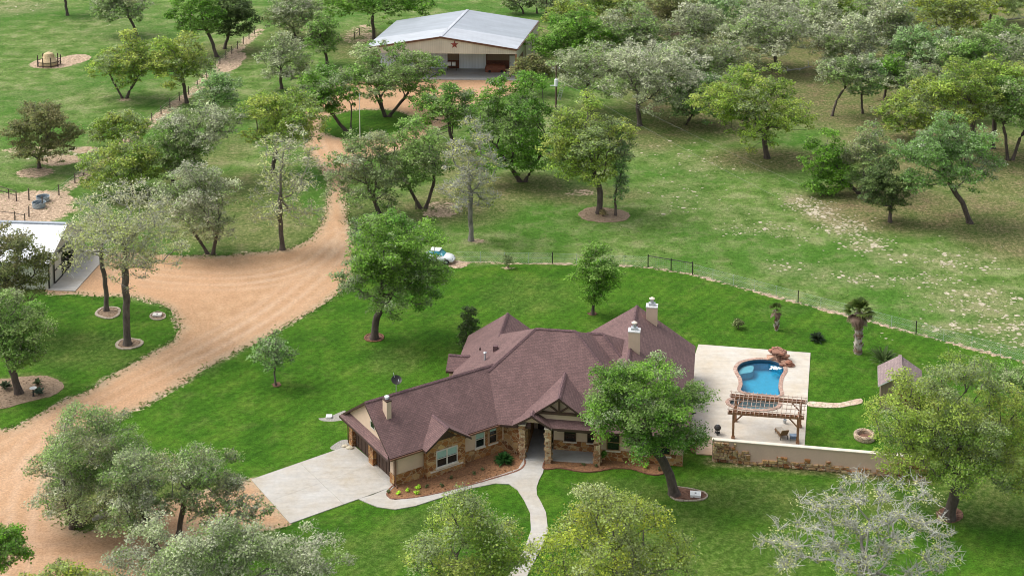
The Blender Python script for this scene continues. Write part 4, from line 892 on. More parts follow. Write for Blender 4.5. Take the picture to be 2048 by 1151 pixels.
def stable():
    z = 3.2; A = G(97, 579); Bk = G(170, 503); d = (Bk - A)[:2]; L = np.linalg.norm(d); d /= L; lft = np.array([-d[1], d[0]])
    def F(s, w, zz): p = A[:2] + d * s + lft * w; return (p[0], p[1], zz)      # s along the end wall, w to the left
    t = thing('stable', 'grey green stable with bright white metal roof and cross braced door', 'stable', F(L / 2, 6, 0))
    rz = 5.35; W = 22
    for a, b, nm in ((0, L / 2, 'front'), (L, L / 2, 'rear')):
        za = z; s0 = -.35 if a == 0 else L + .35; za = z - .35 * (rz - z) / (L / 2)
        m = MB().slab([F(s0, -.3, za), F(b, -.3, rz), F(b, W, rz), F(s0, W, za)], .1); m.build('roof', ['roof_white', 'siding_grey'], t)
    m = MB(); m.beam(F(L / 2, -.3, rz + .04), F(L / 2, W, rz + .04), .5, .07); m.build('ridge_cap', 'roof_metal', t)
    def pan(s0, s1, w0, w1, z0, z1, mat, name, par=t):
        return MB().hexa([F(s, w, z0) for s, w in ((s0, w0), (s1, w0), (s1, w1), (s0, w1))] + [F(s, w, z1) for s, w in ((s0, w0), (s1, w0), (s1, w1), (s0, w1))]).build(name, mat, par)
    o0, o1, oz = L * .34, L * .66, 3.0
    pan(0, o0, 0, .15, 0, z, 'siding_grey', 'end_wall'); pan(o1, L, 0, .15, 0, z, 'siding_grey', 'end_wall'); pan(o0, o1, 0, .15, oz, z, 'siding_grey', 'end_wall')
    m = MB(); m.add([F(0, 0, z), F(L, 0, z), F(L / 2, 0, rz - .1), F(0, .15, z), F(L, .15, z), F(L / 2, .15, rz - .1)], [(1, 0, 2), (3, 4, 5), (0, 1, 4, 3), (1, 2, 5, 4), (2, 0, 3, 5)]); m.build('gable_wall', 'siding_grey', t)
    pan(0, .15, .16, W - .2, 0, z - .1, 'siding_grey', 'side_wall'); pan(L - .15, L, .16, W - .2, 0, z - .1, 'siding_grey', 'side_wall'); pan(.16, L - .16, W - .4, W - .25, 0, z, 'siding_grey', 'rear_wall')
    # sliding doors of the passage: a rail, one door open to the left, a cross braced gate
    m = MB(); m.beam(F(o0 - 3.0, -.12, oz + .1), F(o1 + .2, -.12, oz + .1), .12, .14); m.build('door_rail', 'dark_metal', t)
    dd = pan(o0 - 2.2, o0 - .05, -.1, -.04, .1, oz, 'siding_grey', 'sliding_door')
    m = MB()
    for a, b in (((o0 - 2.2, .1), (o0 - 2.2, oz)), ((o0 - .05, .1), (o0 - .05, oz)), ((o0 - 2.2, oz), (o0 - .05, oz)), ((o0 - 2.2, .15), (o0 - .05, .15)), ((o0 - 2.2, 1.5), (o0 - .05, 1.5))): m.beam(F(a[0], -.14, a[1]), F(b[0], -.14, b[1]), .1, .1)
    m.build('door_frame', 'dark_metal', dd)
    m = MB(); g0, g1 = o0 + .1, o1 - .1; gm = (g0 + g1) / 2
    for a0, a1 in ((g0, gm), (gm, g1)):
        for p, q in (((a0, .15), (a1, 1.5)), ((a0, 1.5), (a1, .15)), ((a0, .15), (a0, 1.5)), ((a1, .15), (a1, 1.5)), ((a0, 1.5), (a1, 1.5)), ((a0, .15), (a1, .15))): m.beam(F(p[0], -.05, p[1]), F(q[0], -.05, q[1]), .08, .08)
    m.build('cross_gate', 'dark_metal', t)
    for s in (o0, o1): m = MB(); p = F(s, -.03, 0); m.box(p, (.16, .16, oz)); m.build('door_post', 'dark_wood', t)
    p = F(.1, -.05, 0); MB().box(p, (.16, .16, z - .1)).build('corner_trim', 'dark_metal', t)
    for s in (2.0, 8.6): MB().lathe(F(s, -.15, 2.6), [(.06, 0), (.18, .06), (.05, .22)], 8).build('wall_lamp', 'galv', t)
    S = [F(-.2, -.02, 0), F(L + .3, -.02, 0), G(228, 497), G(150, 583)]
    tag(MB().prism([(p[0], p[1]) for p in S], 0, .09).build('stable_apron', 'concrete'), 'pale concrete strip along the stable door side', 'slab', kind='structure')
stable()

def shed():
    A = G(1755, 731, 2.35); Bf = G(1756, 771, 2.35); d = (A - Bf)[:2]; L = np.linalg.norm(d); d /= L; r = np.array([d[1], -d[0]])
    def F(s, w, z): p = Bf[:2] + d * s + r * w; return (p[0], p[1], z)
    t = thing('garden_shed', 'small shed with greyish pink shingle roof beside the yard oak', 'shed', F(L / 2, 1.9, 0)); W = 3.9; rz = 3.6
    m = MB().slab([F(0, 0, 2.35), F(0, W / 2, rz), F(L, W / 2, rz), F(L, 0, 2.35)], .12).slab([F(0, W, 2.35), F(0, W / 2, rz), F(L, W / 2, rz), F(L, W, 2.35)], .12); m.build('roof', ['shingle_grey', 'white_paint'], t)
    m = MB().beam(F(0, W / 2, rz + .02), F(L, W / 2, rz + .02), .3, .05); m.build('ridge_cap', 'shingle_grey', t)
    pts = [(.25, .25), (L - .25, .25), (L - .25, W - .25), (.25, W - .25)]
    m = MB().hexa([F(s, w, 0) for s, w in pts] + [F(s, w, 2.38) for s, w in pts]); m.add([F(.25, .25, 2.38), F(.25, W - .25, 2.38), F(.25, W / 2, rz - .2)], [(0, 1, 2)]); m.add([F(L - .25, .25, 2.38), F(L - .25, W - .25, 2.38), F(L - .25, W / 2, rz - .2)], [(2, 1, 0)]); m.build('wall', 'siding_brown', t)
    m = MB().hexa([F(s, w, z) for z in (.05, 2.0) for s, w in ((.2, 1.4), (.24, 1.4), (.24, 2.6), (.2, 2.6))]); m.build('door', 'porch_wood', t)
shed()

# ============================================================ YARD OBJECTS
def pergola():
    P = {k: G(*v) for k, v in dict(FL=(1466, 877), FR=(1595, 887), BL=(1471, 843), BR=(1600, 855)).items()}
    c = sum(P.values()) / 4; t = thing('pergola', 'red brown cedar pergola on four posts over the pool terrace', 'pergola', (c[0], c[1], .06)); H = 2.42
    for p in P.values():
        o = MB().box((p[0], p[1], .06), (.2, .2, H), HT).build('post', 'cedar', t); MB().box((p[0], p[1], .06), (.3, .3, .18), HT).build('post_base', 'cedar', o)
    ux = (P['FR'] - P['FL']); ux /= np.linalg.norm(ux); vy = (P['BL'] - P['FL']); vy /= np.linalg.norm(vy)
    for a, b in (('FL', 'FR'), ('BL', 'BR')):
        for s in (-.13, .13):
            p = P[a] - ux * .5 + vy * s; q = P[b] + ux * .5 + vy * s; MB().beam((p[0], p[1], H - .02), (q[0], q[1], H - .02), .06, .24).build('beam', 'cedar', t)
    n = 18
    for i in range(n):
        p = P['FL'] - ux * .42 + (P['FR'] - P['FL'] + ux * .84) * i / (n - 1); q = P['BL'] - ux * .42 + (P['BR'] - P['BL'] + ux * .84) * i / (n - 1); dd = q - p; dd /= np.linalg.norm(dd)
        p = p - dd * .55; q = q + dd * .5; MB().beam((p[0], p[1], H + .2), (q[0], q[1], H + .2), .04, .14).build('rafter', 'cedar_pale', t)
    for j in range(5):
        p = P['FL'] + (P['BL'] - P['FL']) * (j - .1) / 3.8 - ux * .55; q = P['FR'] + (P['BR'] - P['FR']) * (j - .1) / 3.8 + ux * .55; MB().beam((p[0], p[1], H + .33), (q[0], q[1], H + .33), .04, .04).build('top_slat', 'cedar_pale', t)
    for k in P:
        s = 1 if k[1] == 'L' else -1; p = P[k]; MB().beam((p[0], p[1], H - .95), (p[0] + ux[0] * s * .8, p[1] + ux[1] * s * .8, H - .12), .1, .1).build('brace', 'cedar', t)
        s2 = 1 if k[0] == 'F' else -1; MB().beam((p[0], p[1], H - .9), (p[0] + vy[0] * s2 * .75, p[1] + vy[1] * s2 * .75, H + .1), .1, .1).build('brace', 'cedar', t)
pergola()

def garden_wall():
    A, B = G(1424, 921), G(1858, 959); t = thing('garden_wall', 'long pinkish stucco garden wall with rough brown stones along its foot', 'wall', (A + B) / 2)
    d = (B - A)[:2]; L = np.linalg.norm(d); d /= L; n = np.array([d[1], -d[0]]); H = 1.83
    def F(s, o, z): p = A[:2] + d * s + n * o; return (p[0], p[1], z)
    MB().hexa([F(s, o, z) for z in (0, H) for s, o in ((0, 0), (L, 0), (L, -.3), (0, -.3))]).build('stucco_body', 'stucco_wall', t)
    MB().hexa([F(s, o, z) for z in (H, H + .07) for s, o in ((-.04, .05), (L + .04, .05), (L + .04, -.35), (-.04, -.35))]).build('coping', 'cap_pale', t)
    rng = np.random.default_rng(9); m = MB()
    def top(s):      # the ragged upper edge of the stonework
        e = 0
        if s < 3.2: e = 1.65 * (1 - (s / 3.2) ** 1.5)
        if s > L - 4.2: e = 1.45 * (1 - ((L - s) / 4.2) ** 1.3)
        return .56 + e + .22 * math.sin(s * 1.9) * math.sin(s * .7 + 1) + (.42 if 9.2 < s < 9.9 else 0)
    s = 0
    z = .0
    while z < H:
        s = rng.uniform(0, .1); h = rng.uniform(.2, .36)
        while s < L - .05:
            w = rng.uniform(.22, .75); w = min(w, L - s)
            if z + h * .6 < top(s + w / 2) + rng.uniform(-.25, .25) and z + h < H + .02:
                th = rng.uniform(.07, .18); j = lambda: rng.uniform(-.03, .03)
                m.add([F(s + .012 + j() * .3, 0, z + .012), F(s + w - .012, 0, z + .012), F(s + w - .012, 0, z + h - .012 + j()), F(s + .012 + j(), 0, z + h - .012 + j() * 2), F(s + .05 + j(), th, z + .045 + j()), F(s + w - .05 + j(), th, z + .045 + j()), F(s + w - .05 + j(), th, z + h - .045 + j()), F(s + .05 + j(), th, z + h - .045 + j())], [(4, 5, 6, 7), (0, 1, 5, 4), (1, 2, 6, 5), (2, 3, 7, 6), (3, 0, 4, 7)])
            s += w
        z += h
    m.build('stone_facing', 'wall_stone', t)
garden_wall()

def fire_pit():
    g = G(1729, 876); t = thing('fire_pit', 'round pale stone fire pit on the lawn behind the garden wall', 'fire pit', g)
    m = MB(); n = 22; R0, R1, h = .62, .92, .46; prof = [(R1 - .05, 0), (R1, .1), (R1, h - .06), (R1 - .06, h), (R0 + .05, h), (R0, h - .05), (R0, .12), (.02, .12)]
    m.lathe(g, prof, n); m.build('stone_ring', 'pit_stone', t)
    m = MB(); rng = np.random.default_rng(4)
    for i in range(24): a = i * 2 * math.pi / 24; m.blob((g[0] + .78 * math.cos(a), g[1] + .78 * math.sin(a), h), (.12, .12, .06), rng, 1, rough=.15)
    m.build('cap_stone', 'pit_stone', t)
    m = MB().lathe((g[0], g[1], .125), [(.6, 0), (.3, .05), (.02, .07)], 14); m.build('ash_bed', 'mulch_dark', t)
fire_pit()

def lounger():
    g = G(1568, 880); a = math.radians(101); ca, sa = math.cos(a), math.sin(a)
    def F(x, y, z): return (g[0] + x * ca - y * sa, g[1] + x * sa + y * ca, g[2] + .06 + z)   # x towards the foot
    t = thing('lounge_chair', 'brown woven lounge chair with tan cushion under the pergola', 'lounge chair', F(0, 0, 0))
    for y in (-.32, .32): m = MB().beam(F(-.1, y, .3), F(1.35, y, .3), .06, .08); m.build('frame_rail', 'brown_weave', t)
    for x in (0.0, 1.25):
        for y in (-.32, .32): MB().beam(F(x, y, 0), F(x, y, .3), .05, .05).build('leg', 'dark_metal', t)
    MB().hexa([F(x, y, z) for z in (.34, .4) for x, y in ((.1, -.3), (1.35, -.3), (1.35, .3), (.1, .3))]).build('seat', 'brown_weave', t)
    MB().hexa([F(x, y, z) for z in (.405, .49) for x, y in ((.14, -.28), (1.33, -.28), (1.33, .28), (.14, .28))]).build('cushion', 'cushion', t)
    MB().hexa([F(.1, -.32, .33), F(.16, -.32, .33), F(.16, .32, .33), F(.1, .32, .33), F(-.32, -.32, .98), F(-.26, -.32, 1.0), F(-.26, .32, 1.0), F(-.32, .32, .98)]).build('backrest', 'brown_weave', t)
    for y in (-.34, .34): MB().beam(F(.0, y, .55), F(.5, y, .55), .06, .04).build('armrest', 'brown_weave', t)
lounger()
def side_table():
    g = G(1586, 880); t = thing('side_table', 'small blue side table beside the lounge chair', 'side table', (g[0], g[1], .06))
    MB().box((g[0], g[1], .46), (.62, .5, .04), HT).build('table_top', 'blue_weave', t)
    MB().box((g[0], g[1], .22), (.5, .4, .025), HT).build('shelf', 'blue_weave', t)
    for sx in (-1, 1):
        for sy in (-1, 1): q = np.array([g[0], g[1]]) + HU * sx * .25 + HV * sy * .2; MB().box((q[0], q[1], .06), (.04, .04, .4), HT).build('leg', 'dark_metal', t)
side_table()
def grill():
    g = G(1435, 869); t = thing('kettle_grill', 'small black covered grill on the terrace by the garden wall', 'grill', (g[0], g[1], .06))
    MB().lathe((g[0], g[1], .42), [(.05, 0), (.22, .06), (.3, .22), (.3, .24)], 14).build('bowl', 'dark_metal', t)
    o = MB().lathe((g[0], g[1], .665), [(.31, 0), (.3, .06), (.2, .2), (.03, .26)], 14).build('lid', 'dark_metal', t); MB().box((g[0], g[1], .925), (.12, .04, .05)).build('lid_handle', 'galv', o)
    for i in range(3): a = i * 2.09 + .5; MB().tube([(g[0] + .15 * math.cos(a), g[1] + .15 * math.sin(a), .46), (g[0] + .27 * math.cos(a), g[1] + .27 * math.sin(a), .06)], .02, 5).build('leg', 'dark_metal', t)
    MB().lathe((g[0], g[1], .2), [(.2, 0), (.22, .04)], 12).build('ash_tray', 'rubber', t)
grill()
def planter():
    g = G(1569.5, 847); t = thing('potted_plant', 'small grey pot with a dark plant on the terrace below the pergola', 'potted plant', (g[0], g[1], .06))
    MB().lathe((g[0], g[1], .06), [(.11, 0), (.16, .3), (.17, .34), (.13, .34), (.12, .28)], 12).build('pot', 'galv', t)
    o = leaf_clump('foliage', [((g[0], g[1], .62), .2, .2)], (.05, .08, .04), .1, 70, t)
def lid_box(name, px, py, size, rz, mat, label, cat, knob=True):
    g = G(px, py); t = thing(name, label, cat, (g[0], g[1], 0)); w, d, h = size
    MB().box((g[0], g[1], 0), (w, d, h), rz).build('body', mat, t)
    MB().box((g[0], g[1], h), (w + .06, d + .06, .05), rz).build('lid', mat, t)
    if knob: MB().box((g[0], g[1], h + .05), (.14, .06, .04), rz).build('lid_handle', 'dark_metal', t)
lid_box('septic_lid', 1391, 991, (.8, .62, .2), HT, 'white_paint', 'white square lid in the red brown bed of the leaning oak', 'lid')
lid_box('septic_lid', 314.5, 632, (.85, .5, .2), 0, 'lid', 'white lid in a grey ring beside the gravel drive', 'lid')
lid_box('septic_lid', 658, 834, (.45, .45, .12), 0, 'white_paint', 'white lid on the grey gravel by the garage', 'lid', False)
lid_box('concrete_block', 195, 1033, (.9, .8, .28), .5, 'lid', 'pale concrete block under the shrubby oaks beside the drive loop', 'block', False)

def flagpole():
    g = G(720, 278); t = thing('flagpole', 'thin white flagpole at the edge of the round grass island', 'flagpole', g); top = VP(717, 190, g[1])
    MB().tube([(g[0], g[1], 0), (g[0], g[1], top[2])], [.06, .035], 8).build('pole', 'white_paint', t); MB().lathe((g[0], g[1], top[2]), [(.05, 0), (.09, .06), (.06, .14), (.01, .16)], 10).build('finial', 'galv', t); MB().lathe(g, [(.28, 0), (.28, .12), (.1, .16)], 12).build('footing', 'lid', t)
flagpole()

def utility_pole():
    g = G(1112, 236); t = thing('utility_pole', 'wooden utility pole with white transformer near the barn', 'utility pole', g); top = VP(1110, 131, g[1]); tr = VP(1110, 163, g[1])
    MB().tube([g, (g[0], g[1], top[2])], [.17, .11], 10).build('pole', 'pole_wood', t)
    o = MB().lathe((g[0], g[1] - .42, tr[2] - .6), [(.26, 0), (.28, .05), (.28, 1.0), (.2, 1.08)], 12).build('transformer', 'white_metal', t); MB().tube([(g[0], g[1] - .42, tr[2] + .48), (g[0], g[1] - .42, tr[2] + .75)], .05, 6).build('bushing', 'galv', o)
    MB().beam((g[0] - .9, g[1] - .2, tr[2] - .6), (g[0] - .1, g[1] - .2, tr[2] - .55), .12, .12).build('side_arm', 'white_metal', t)
    MB().beam((g[0] - .5, g[1] - .15, top[2] - .5), (g[0] + .5, g[1] - .15, top[2] - .5), .1, .1).build('crossarm', 'pole_wood', t)
    for s in (-.45, .45): MB().lathe((g[0] + s, g[1] - .15, top[2] - .45), [(.06, 0), (.08, .1), (.03, .22)], 8).build('insulator', 'white_paint', t)
    e = G(2380, 800); z1 = top[2] - .4
    for k, (px, py, lab) in enumerate(((2300, 660, 'upper thin power line running from the utility pole over the pasture'), (2300, 742, 'lower thin power line running from the utility pole over the pasture'))):
        e = VP(px, py, 150.0 if k == 0 else 140.0); a = np.array((g[0] + (.45 if k == 0 else .1), g[1] - .15, top[2] - .3 - k * 1.6)); m = MB(); pts = []
        for i in range(41): s = i / 40; p = a + (np.array(e) - a) * s; p[2] -= 4 * s * (1 - s) * 1.3; pts.append(p)
        m.tube(pts, .006, 4); tag(m.build('power_line', 'wire_pale', None, origin=a), lab, 'power line', 'power lines from the utility pole')
utility_pole()
def guy_frame():
    g = G(1122, 200); t = thing('ladder', 'light grey frame ladder leaning beside the utility pole', 'ladder', g); b = VP(1127, 168, g[1])
    for s in (-.22, .22): MB().tube([(g[0] + s - .35, g[1], 0), (b[0] + s, b[1] + .3, b[2])], .04, 5).build('rail', 'galv', t)
    for i in range(1, 9): k = i / 9; MB().tube([(g[0] - .57 + (b[0] - g[0] + .35) * k, g[1] + .3 * k, b[2] * k), (g[0] - .13 + (b[0] - g[0] + .35) * k, g[1] + .3 * k, b[2] * k)], .025, 5).build('rung', 'galv', t)
guy_frame()

# chain-link yard fence and its gate
def post_at(p, h, r, mat, name, t): return MB().tube([(p[0], p[1], 0), (p[0], p[1], h)], r, 7).build(name, mat, t)
def yard_fence():
    P = [G(x, y) for x, y in FENCE_PX]; t = thing('chain_link_fence', 'thin grey green chain link fence around the back lawn', 'fence', P[2]); H = 1.22
    for x, y in ((1105, 527), (1596, 605), (1832, 667)): post_at(G(x, y), 1.35, .055, 'dark_metal', 'line_post', t)
    tot = []
    for a, b in zip(P[:-1], P[1:]):
        if abs(a[0] - P[2][0]) < 1e-6: continue
        L = np.linalg.norm(b - a)
        for k in range(1, int(L / 2.4)): tot.append(a + (b - a) * k / int(L / 2.4))
    for p in tot[:90]: post_at(p, 1.25, .022, 'wire', 'steel_stake', t)
    m = MB()
    for a, b in zip(P[:-1], P[1:]):
        if abs(a[0] - P[2][0]) < 1e-6: continue
        d = b - a; L = np.linalg.norm(d); d /= L
        for z in (.06, .64, 1.2): m.beam(a + (0, 0, z), b + (0, 0, z), .012, .012)
        for k in range(int(L / .26)):
            for s in (-1, 1): p = a + d * .26 * k + (0, 0, .08 if s > 0 else H - .04); q = p + d * min(1.1, L - .26 * k) + (0, 0, s * (H - .12)); m.tube([p, q], .0045, 3, cap=False)
    m.build('wire_mesh', 'wire', t)
    g = thing('pipe_gate', 'dark pipe framed gate panels in the chain link fence', 'gate', P[2])
    q = [P[2], P[2] + (P[3] - P[2]) * .52, P[3]]
    for p in q: post_at(p, 1.5, .06, 'dark_metal', 'gate_post', g)
    for a, b in zip(q[:-1], q[1:]): MB().tube([a + (0, 0, 1.32), b + (0, 0, 1.32)], .045, 6).build('top_rail', 'dark_metal', g)
    m = MB()
    for a, b in zip(q[:-1], q[1:]):
        d = b - a; L = np.linalg.norm(d); d /= L
        for k in range(int(L / .22)): p = a + d * .22 * k; m.tube([p + (0, 0, .08), p + (0, 0, 1.3)], .005, 3, cap=False)
        for z in np.arange(.1, 1.3, .22): m.tube([a + (0, 0, z), b + (0, 0, z)], .005, 3, cap=False)
    m.build('wire_mesh', 'wire', g)
yard_fence()
def pasture_fence():
    P = [G(x, y) for x, y in PASTURE_FENCE_PX]; t = thing('wire_fence', 'wire pasture fence on brown posts along the sandy strip', 'fence', P[4])
    rng = np.random.default_rng(8); n = 0; allp = []
    for a, b in zip(P[:-1], P[1:]):
        k = max(1, int(np.linalg.norm(b - a) / 3.0))
        for i in range(k): allp.append(a + (b - a) * i / k)
    for p in allp: h = rng.uniform(1.3, 1.5); MB().tube([(p[0], p[1], 0), (p[0] + rng.uniform(-.05, .05), p[1], h)], [.085, .075], 6).build('post', 'post_wood', t)
    m = MB()
    for z in (.4, .75, 1.1):
        for a, b in zip(allp[:-1], allp[1:]): m.tube([a + (0, 0, z), b + (0, 0, z)], .01, 3, cap=False)
    m.build('wire_strand', 'wire_pale', t)
pasture_fence()
def pipe_fence(name, pxs, label, h=1.3, mat='rust_pipe', rails=(1.25, .7)):
    P = [G(*q) for q in pxs]; t = thing(name, label, 'fence', P[0])
    for p in P: post_at(p, h, .07, mat, 'post', t)
    for a, b in zip(P[:-1], P[1:]):
        for z in rails: MB().tube([a + (0, 0, z), b + (0, 0, z)], .045, 6).build('rail', mat, t)
pipe_fence('pipe_fence', [(709, 78), (719, 70), (752, 70)], 'dark pipe corner fence left of the barn')
pipe_fence('pipe_fence', [(849, 288), (876, 279), (905, 268)], 'dark pipe fence end beside the drive below the barn yard')
pipe_fence('corral_fence', [(-25, 384), (18, 397), (33, 402)], 'brown corral rail at the left edge above the stable', 1.2)
pipe_fence('corral_fence', [(50, 446), (30, 442), (-20, 436)], 'grey post fence behind the white stable roof', 1.2, 'post_wood', (1.0,))
def post_solo(px, py, label): g = G(px, py); t = thing('fence_post', label, 'post', g); post_at(g, 1.5, .09, 'post_wood', 'shaft', t); MB().lathe((g[0], g[1], 1.5), [(.1, 0), (.02, .06)], 7).build('post_cap', 'post_wood', t)
post_solo(58, 400, 'grey post alone on the sandy corral ground')
post_solo(832, 418, 'pale post at the foot of the twin trunk oak')

def hay_ring():
    g = G(98, 131); t = thing('hay_feeder', 'dark pipe ring feeder on the tan patch in the left pasture', 'feeder', g); R = 1.9
    for i in range(9): a = i * 2 * math.pi / 9 + .3; MB().tube([(g[0] + R * math.cos(a), g[1] + R * math.sin(a), 0), (g[0] + R * math.cos(a), g[1] + R * math.sin(a), 1.75)], .09, 6).build('upright', 'rust_pipe', t)
    for z in (.25, .85): n = 28; MB().tube([(g[0] + R * math.cos(2 * math.pi * i / n), g[1] + R * math.sin(2 * math.pi * i / n), z) for i in range(n + 1)], .06, 5).build('hoop', 'rust_pipe', t)
    b = thing('hay_bale', 'round tan hay bale inside the pipe feeder', 'hay bale', g); rng = np.random.default_rng(3)
    m = MB().lathe((g[0], g[1], 0), [(1.35, 0), (1.5, .3), (1.45, .8), (1.1, 1.25), (.85, 1.7), (.7, 2.1), (.3, 2.3), (.05, 2.32)], 20)
    for i in range(220): a = rng.uniform(0, 6.28); z = rng.uniform(0, 2.0); r = 1.5 - z * .38; m.beam((g[0] + r * math.cos(a), g[1] + r * math.sin(a), z), (g[0] + (r + .1) * math.cos(a + .2), g[1] + (r + .1) * math.sin(a + .2), z - .12), .05, .03)
    m.build('hay_roll', 'hay', b)
hay_ring()
def tank(px, py, label):
    g = G(px, py); t = thing('stock_tank', label, 'water tank', g)
    MB().lathe(g, [(.72, 0), (.78, .05), (.8, .62), (.84, .66), (.76, .66), (.74, .3), (.02, .28)], 20).build('tub', 'tank_blue', t)
    MB().lathe((g[0], g[1], .3), [(.7, 0), (.02, .02)], 16).build('water', 'glass', t)
tank(78, 414, 'blue grey round stock tank nearer the stable roof'); tank(86, 402, 'blue grey round stock tank against the pasture fence post')

def car():
    g = G(878, 522); a = math.radians(-14); ca, sa = math.cos(a), math.sin(a)
    def F(x, y, z): return (g[0] + x * ca - y * sa, g[1] + x * sa + y * ca, z)
    t = thing('small_car', 'small rounded white car with teal windows half behind the leaning oak', 'car', g)
    prof = [(-1.75, .35, .6), (-1.7, .75, .72), (-1.2, .9, .76), (-.2, .88, .78), (.7, .86, .78), (1.3, .8, .74), (1.65, .66, .64), (1.78, .4, .5)]
    vs = []; n = len(prof)
    for x, z, w in prof: vs += [F(x, -w, .25), F(x, -w, z * .8), F(x, -w * .8, z), F(x, w * .8, z), F(x, w, z * .8), F(x, w, .25)]
    fs = [(i * 6 + k, i * 6 + k + 1, (i + 1) * 6 + k + 1, (i + 1) * 6 + k) for i in range(n - 1) for k in range(5)] + [tuple(range(6)), tuple((n - 1) * 6 + k for k in range(6))[::-1]] + [(i * 6, (i + 1) * 6, (i + 1) * 6 + 5, i * 6 + 5) for i in range(n - 1)]
    b = MB().add(vs, fs).build('body', 'car_paint', t, True)
    cab = [(-1.3, .88, .6), (-.85, 1.3, .52), (-.2, 1.36, .53), (.15, 1.3, .52), (.7, .86, .6)]; vs = []
    for x, z, w in cab: vs += [F(x, -w - .08, .8), F(x, -w, z), F(x, w, z), F(x, w + .08, .8)]
    m = MB().add(vs, [(i * 4 + k, i * 4 + k + 1, (i + 1) * 4 + k + 1, (i + 1) * 4 + k) for i in range(4) for k in range(3)] + [(0, 1, 2, 3), (19, 18, 17, 16)]); m.build('window', 'teal_glass', t, True)
    m = MB().hexa([F(x, y, z) for z in (1.345, 1.4) for x, y in ((-.95, -.5), (.2, -.5), (.2, .5), (-.95, .5))]); m.build('roof', 'car_paint', t)
    for x in (-1.15, 1.1):
        for y in (-.74, .74): o = MB().tube([F(x, y - .09, .3), F(x, y + .09, .3)], .3, 14).build('wheel', 'rubber', t); MB().tube([F(x, y - .1, .3), F(x, y + .1, .3)], .16, 10).build('rim', 'galv', o)
    for y in (-.42, .42): MB().lathe(F(1.66, y, .55), [(.02, -.08), (.1, 0), (.02, .08)], 10).build('headlight', 'glass', t)
    MB().beam(F(1.74, -.6, .34), F(1.74, .6, .34), .1, .12).build('bumper', 'galv', t)
car()
# loose limestone lying in the pasture: too many and too small to count
def rubble():
    rng = np.random.default_rng(17); m = MB()
    spots = [(1640, 425, 2.2, 3, 190), (1690, 455, 2.6, 2.6, 190), (1735, 490, 2.6, 2.4, 120), (1600, 405, 2, 2.4, 90), (1960, 600, 5, 4, 170), (2020, 660, 3.5, 3, 130), (1900, 655, 2.6, 1.2, 50), (1900, 520, 5, 3.5, 120), (1560, 460, 3.5, 2.5, 70), (1480, 458, 2.5, 2.2, 40), (1360, 390, 4, 5, 60), (1560, 530, 2.4, 1.5, 30), (1740, 560, 3.5, 1.6, 70), (1850, 560, 3, 2, 60), (1420, 330, 7, 5, 60), (1800, 670, 2, 1, 10), (1300, 300, 4, 4, 30), (1990, 690, 3, 1.5, 30)]
    for px, py, rx, ry, n in spots:
        g = G(px, py)
        for i in range(int(n * .6)):
            s = rng.uniform(.05, .15) * (1.7 if rng.random() < .12 else 1); m.blob((g[0] + rng.normal(0, rx * .7), g[1] + rng.normal(0, ry * .7), .01), (s * 1.3, s, s * .35), rng, 1, rough=.3)
    tag(m.build('limestone_rubble', 'limestone'), 'pale limestone rubble scattered over the thin pasture', 'stones', kind='stuff')
rubble()
# ============================================================ TREES AND PLANTS
PAL = {   # foliage colours (several per kind, picked puff by puff), share of pale lichen twigs, leaf density
    'green':  ([(.068, .138, .018), (.088, .155, .025), (.054, .112, .019), (.10, .148, .045), (.135, .165, .09)], .07, 1.2),
    'bright': ([(.072, .148, .015), (.09, .165, .024), (.058, .122, .018), (.10, .155, .04)], .03, 1.25),
    'mid':    ([(.095, .155, .04), (.12, .17, .055), (.08, .14, .03), (.16, .18, .10)], .14, 1.15),
    'olive':  ([(.115, .165, .028), (.14, .18, .035), (.095, .145, .028), (.135, .165, .075), (.165, .19, .045)], .14, 1.1),
    'grey':   ([(.11, .155, .055), (.14, .17, .085), (.09, .14, .04), (.19, .20, .14), (.13, .14, .07)], .26, 1.05),
    'ash':    ([(.165, .185, .11), (.19, .205, .135), (.12, .165, .06), (.215, .22, .165)], .3, 1.0),
    'dark':   ([(.045, .07, .022), (.06, .085, .028), (.04, .06, .022)], .03, 1.3),
    'brown':  ([(.09, .10, .035), (.075, .09, .032), (.115, .11, .05)], .10, 1.1),
    'lichen': ([(.19, .20, .09), (.21, .215, .13), (.16, .185, .065), (.22, .225, .15)], .28, .42),
    'bare':   ([(.19, .21, .06), (.22, .22, .11)], .5, .3),
    'yellow': ([(.15, .18, .025), (.18, .20, .03), (.115, .15, .03), (.145, .165, .075), (.13, .16, .05)], .18, 1.05),
    'sage':   ([(.10, .165, .055), (.125, .18, .08), (.085, .15, .04), (.16, .185, .12)], .14, 1.1),
}
GAIN = 2.75
BARK_DARK, BARK_PALE = np.array((.085, .063, .052)), np.array((.48, .48, .43))

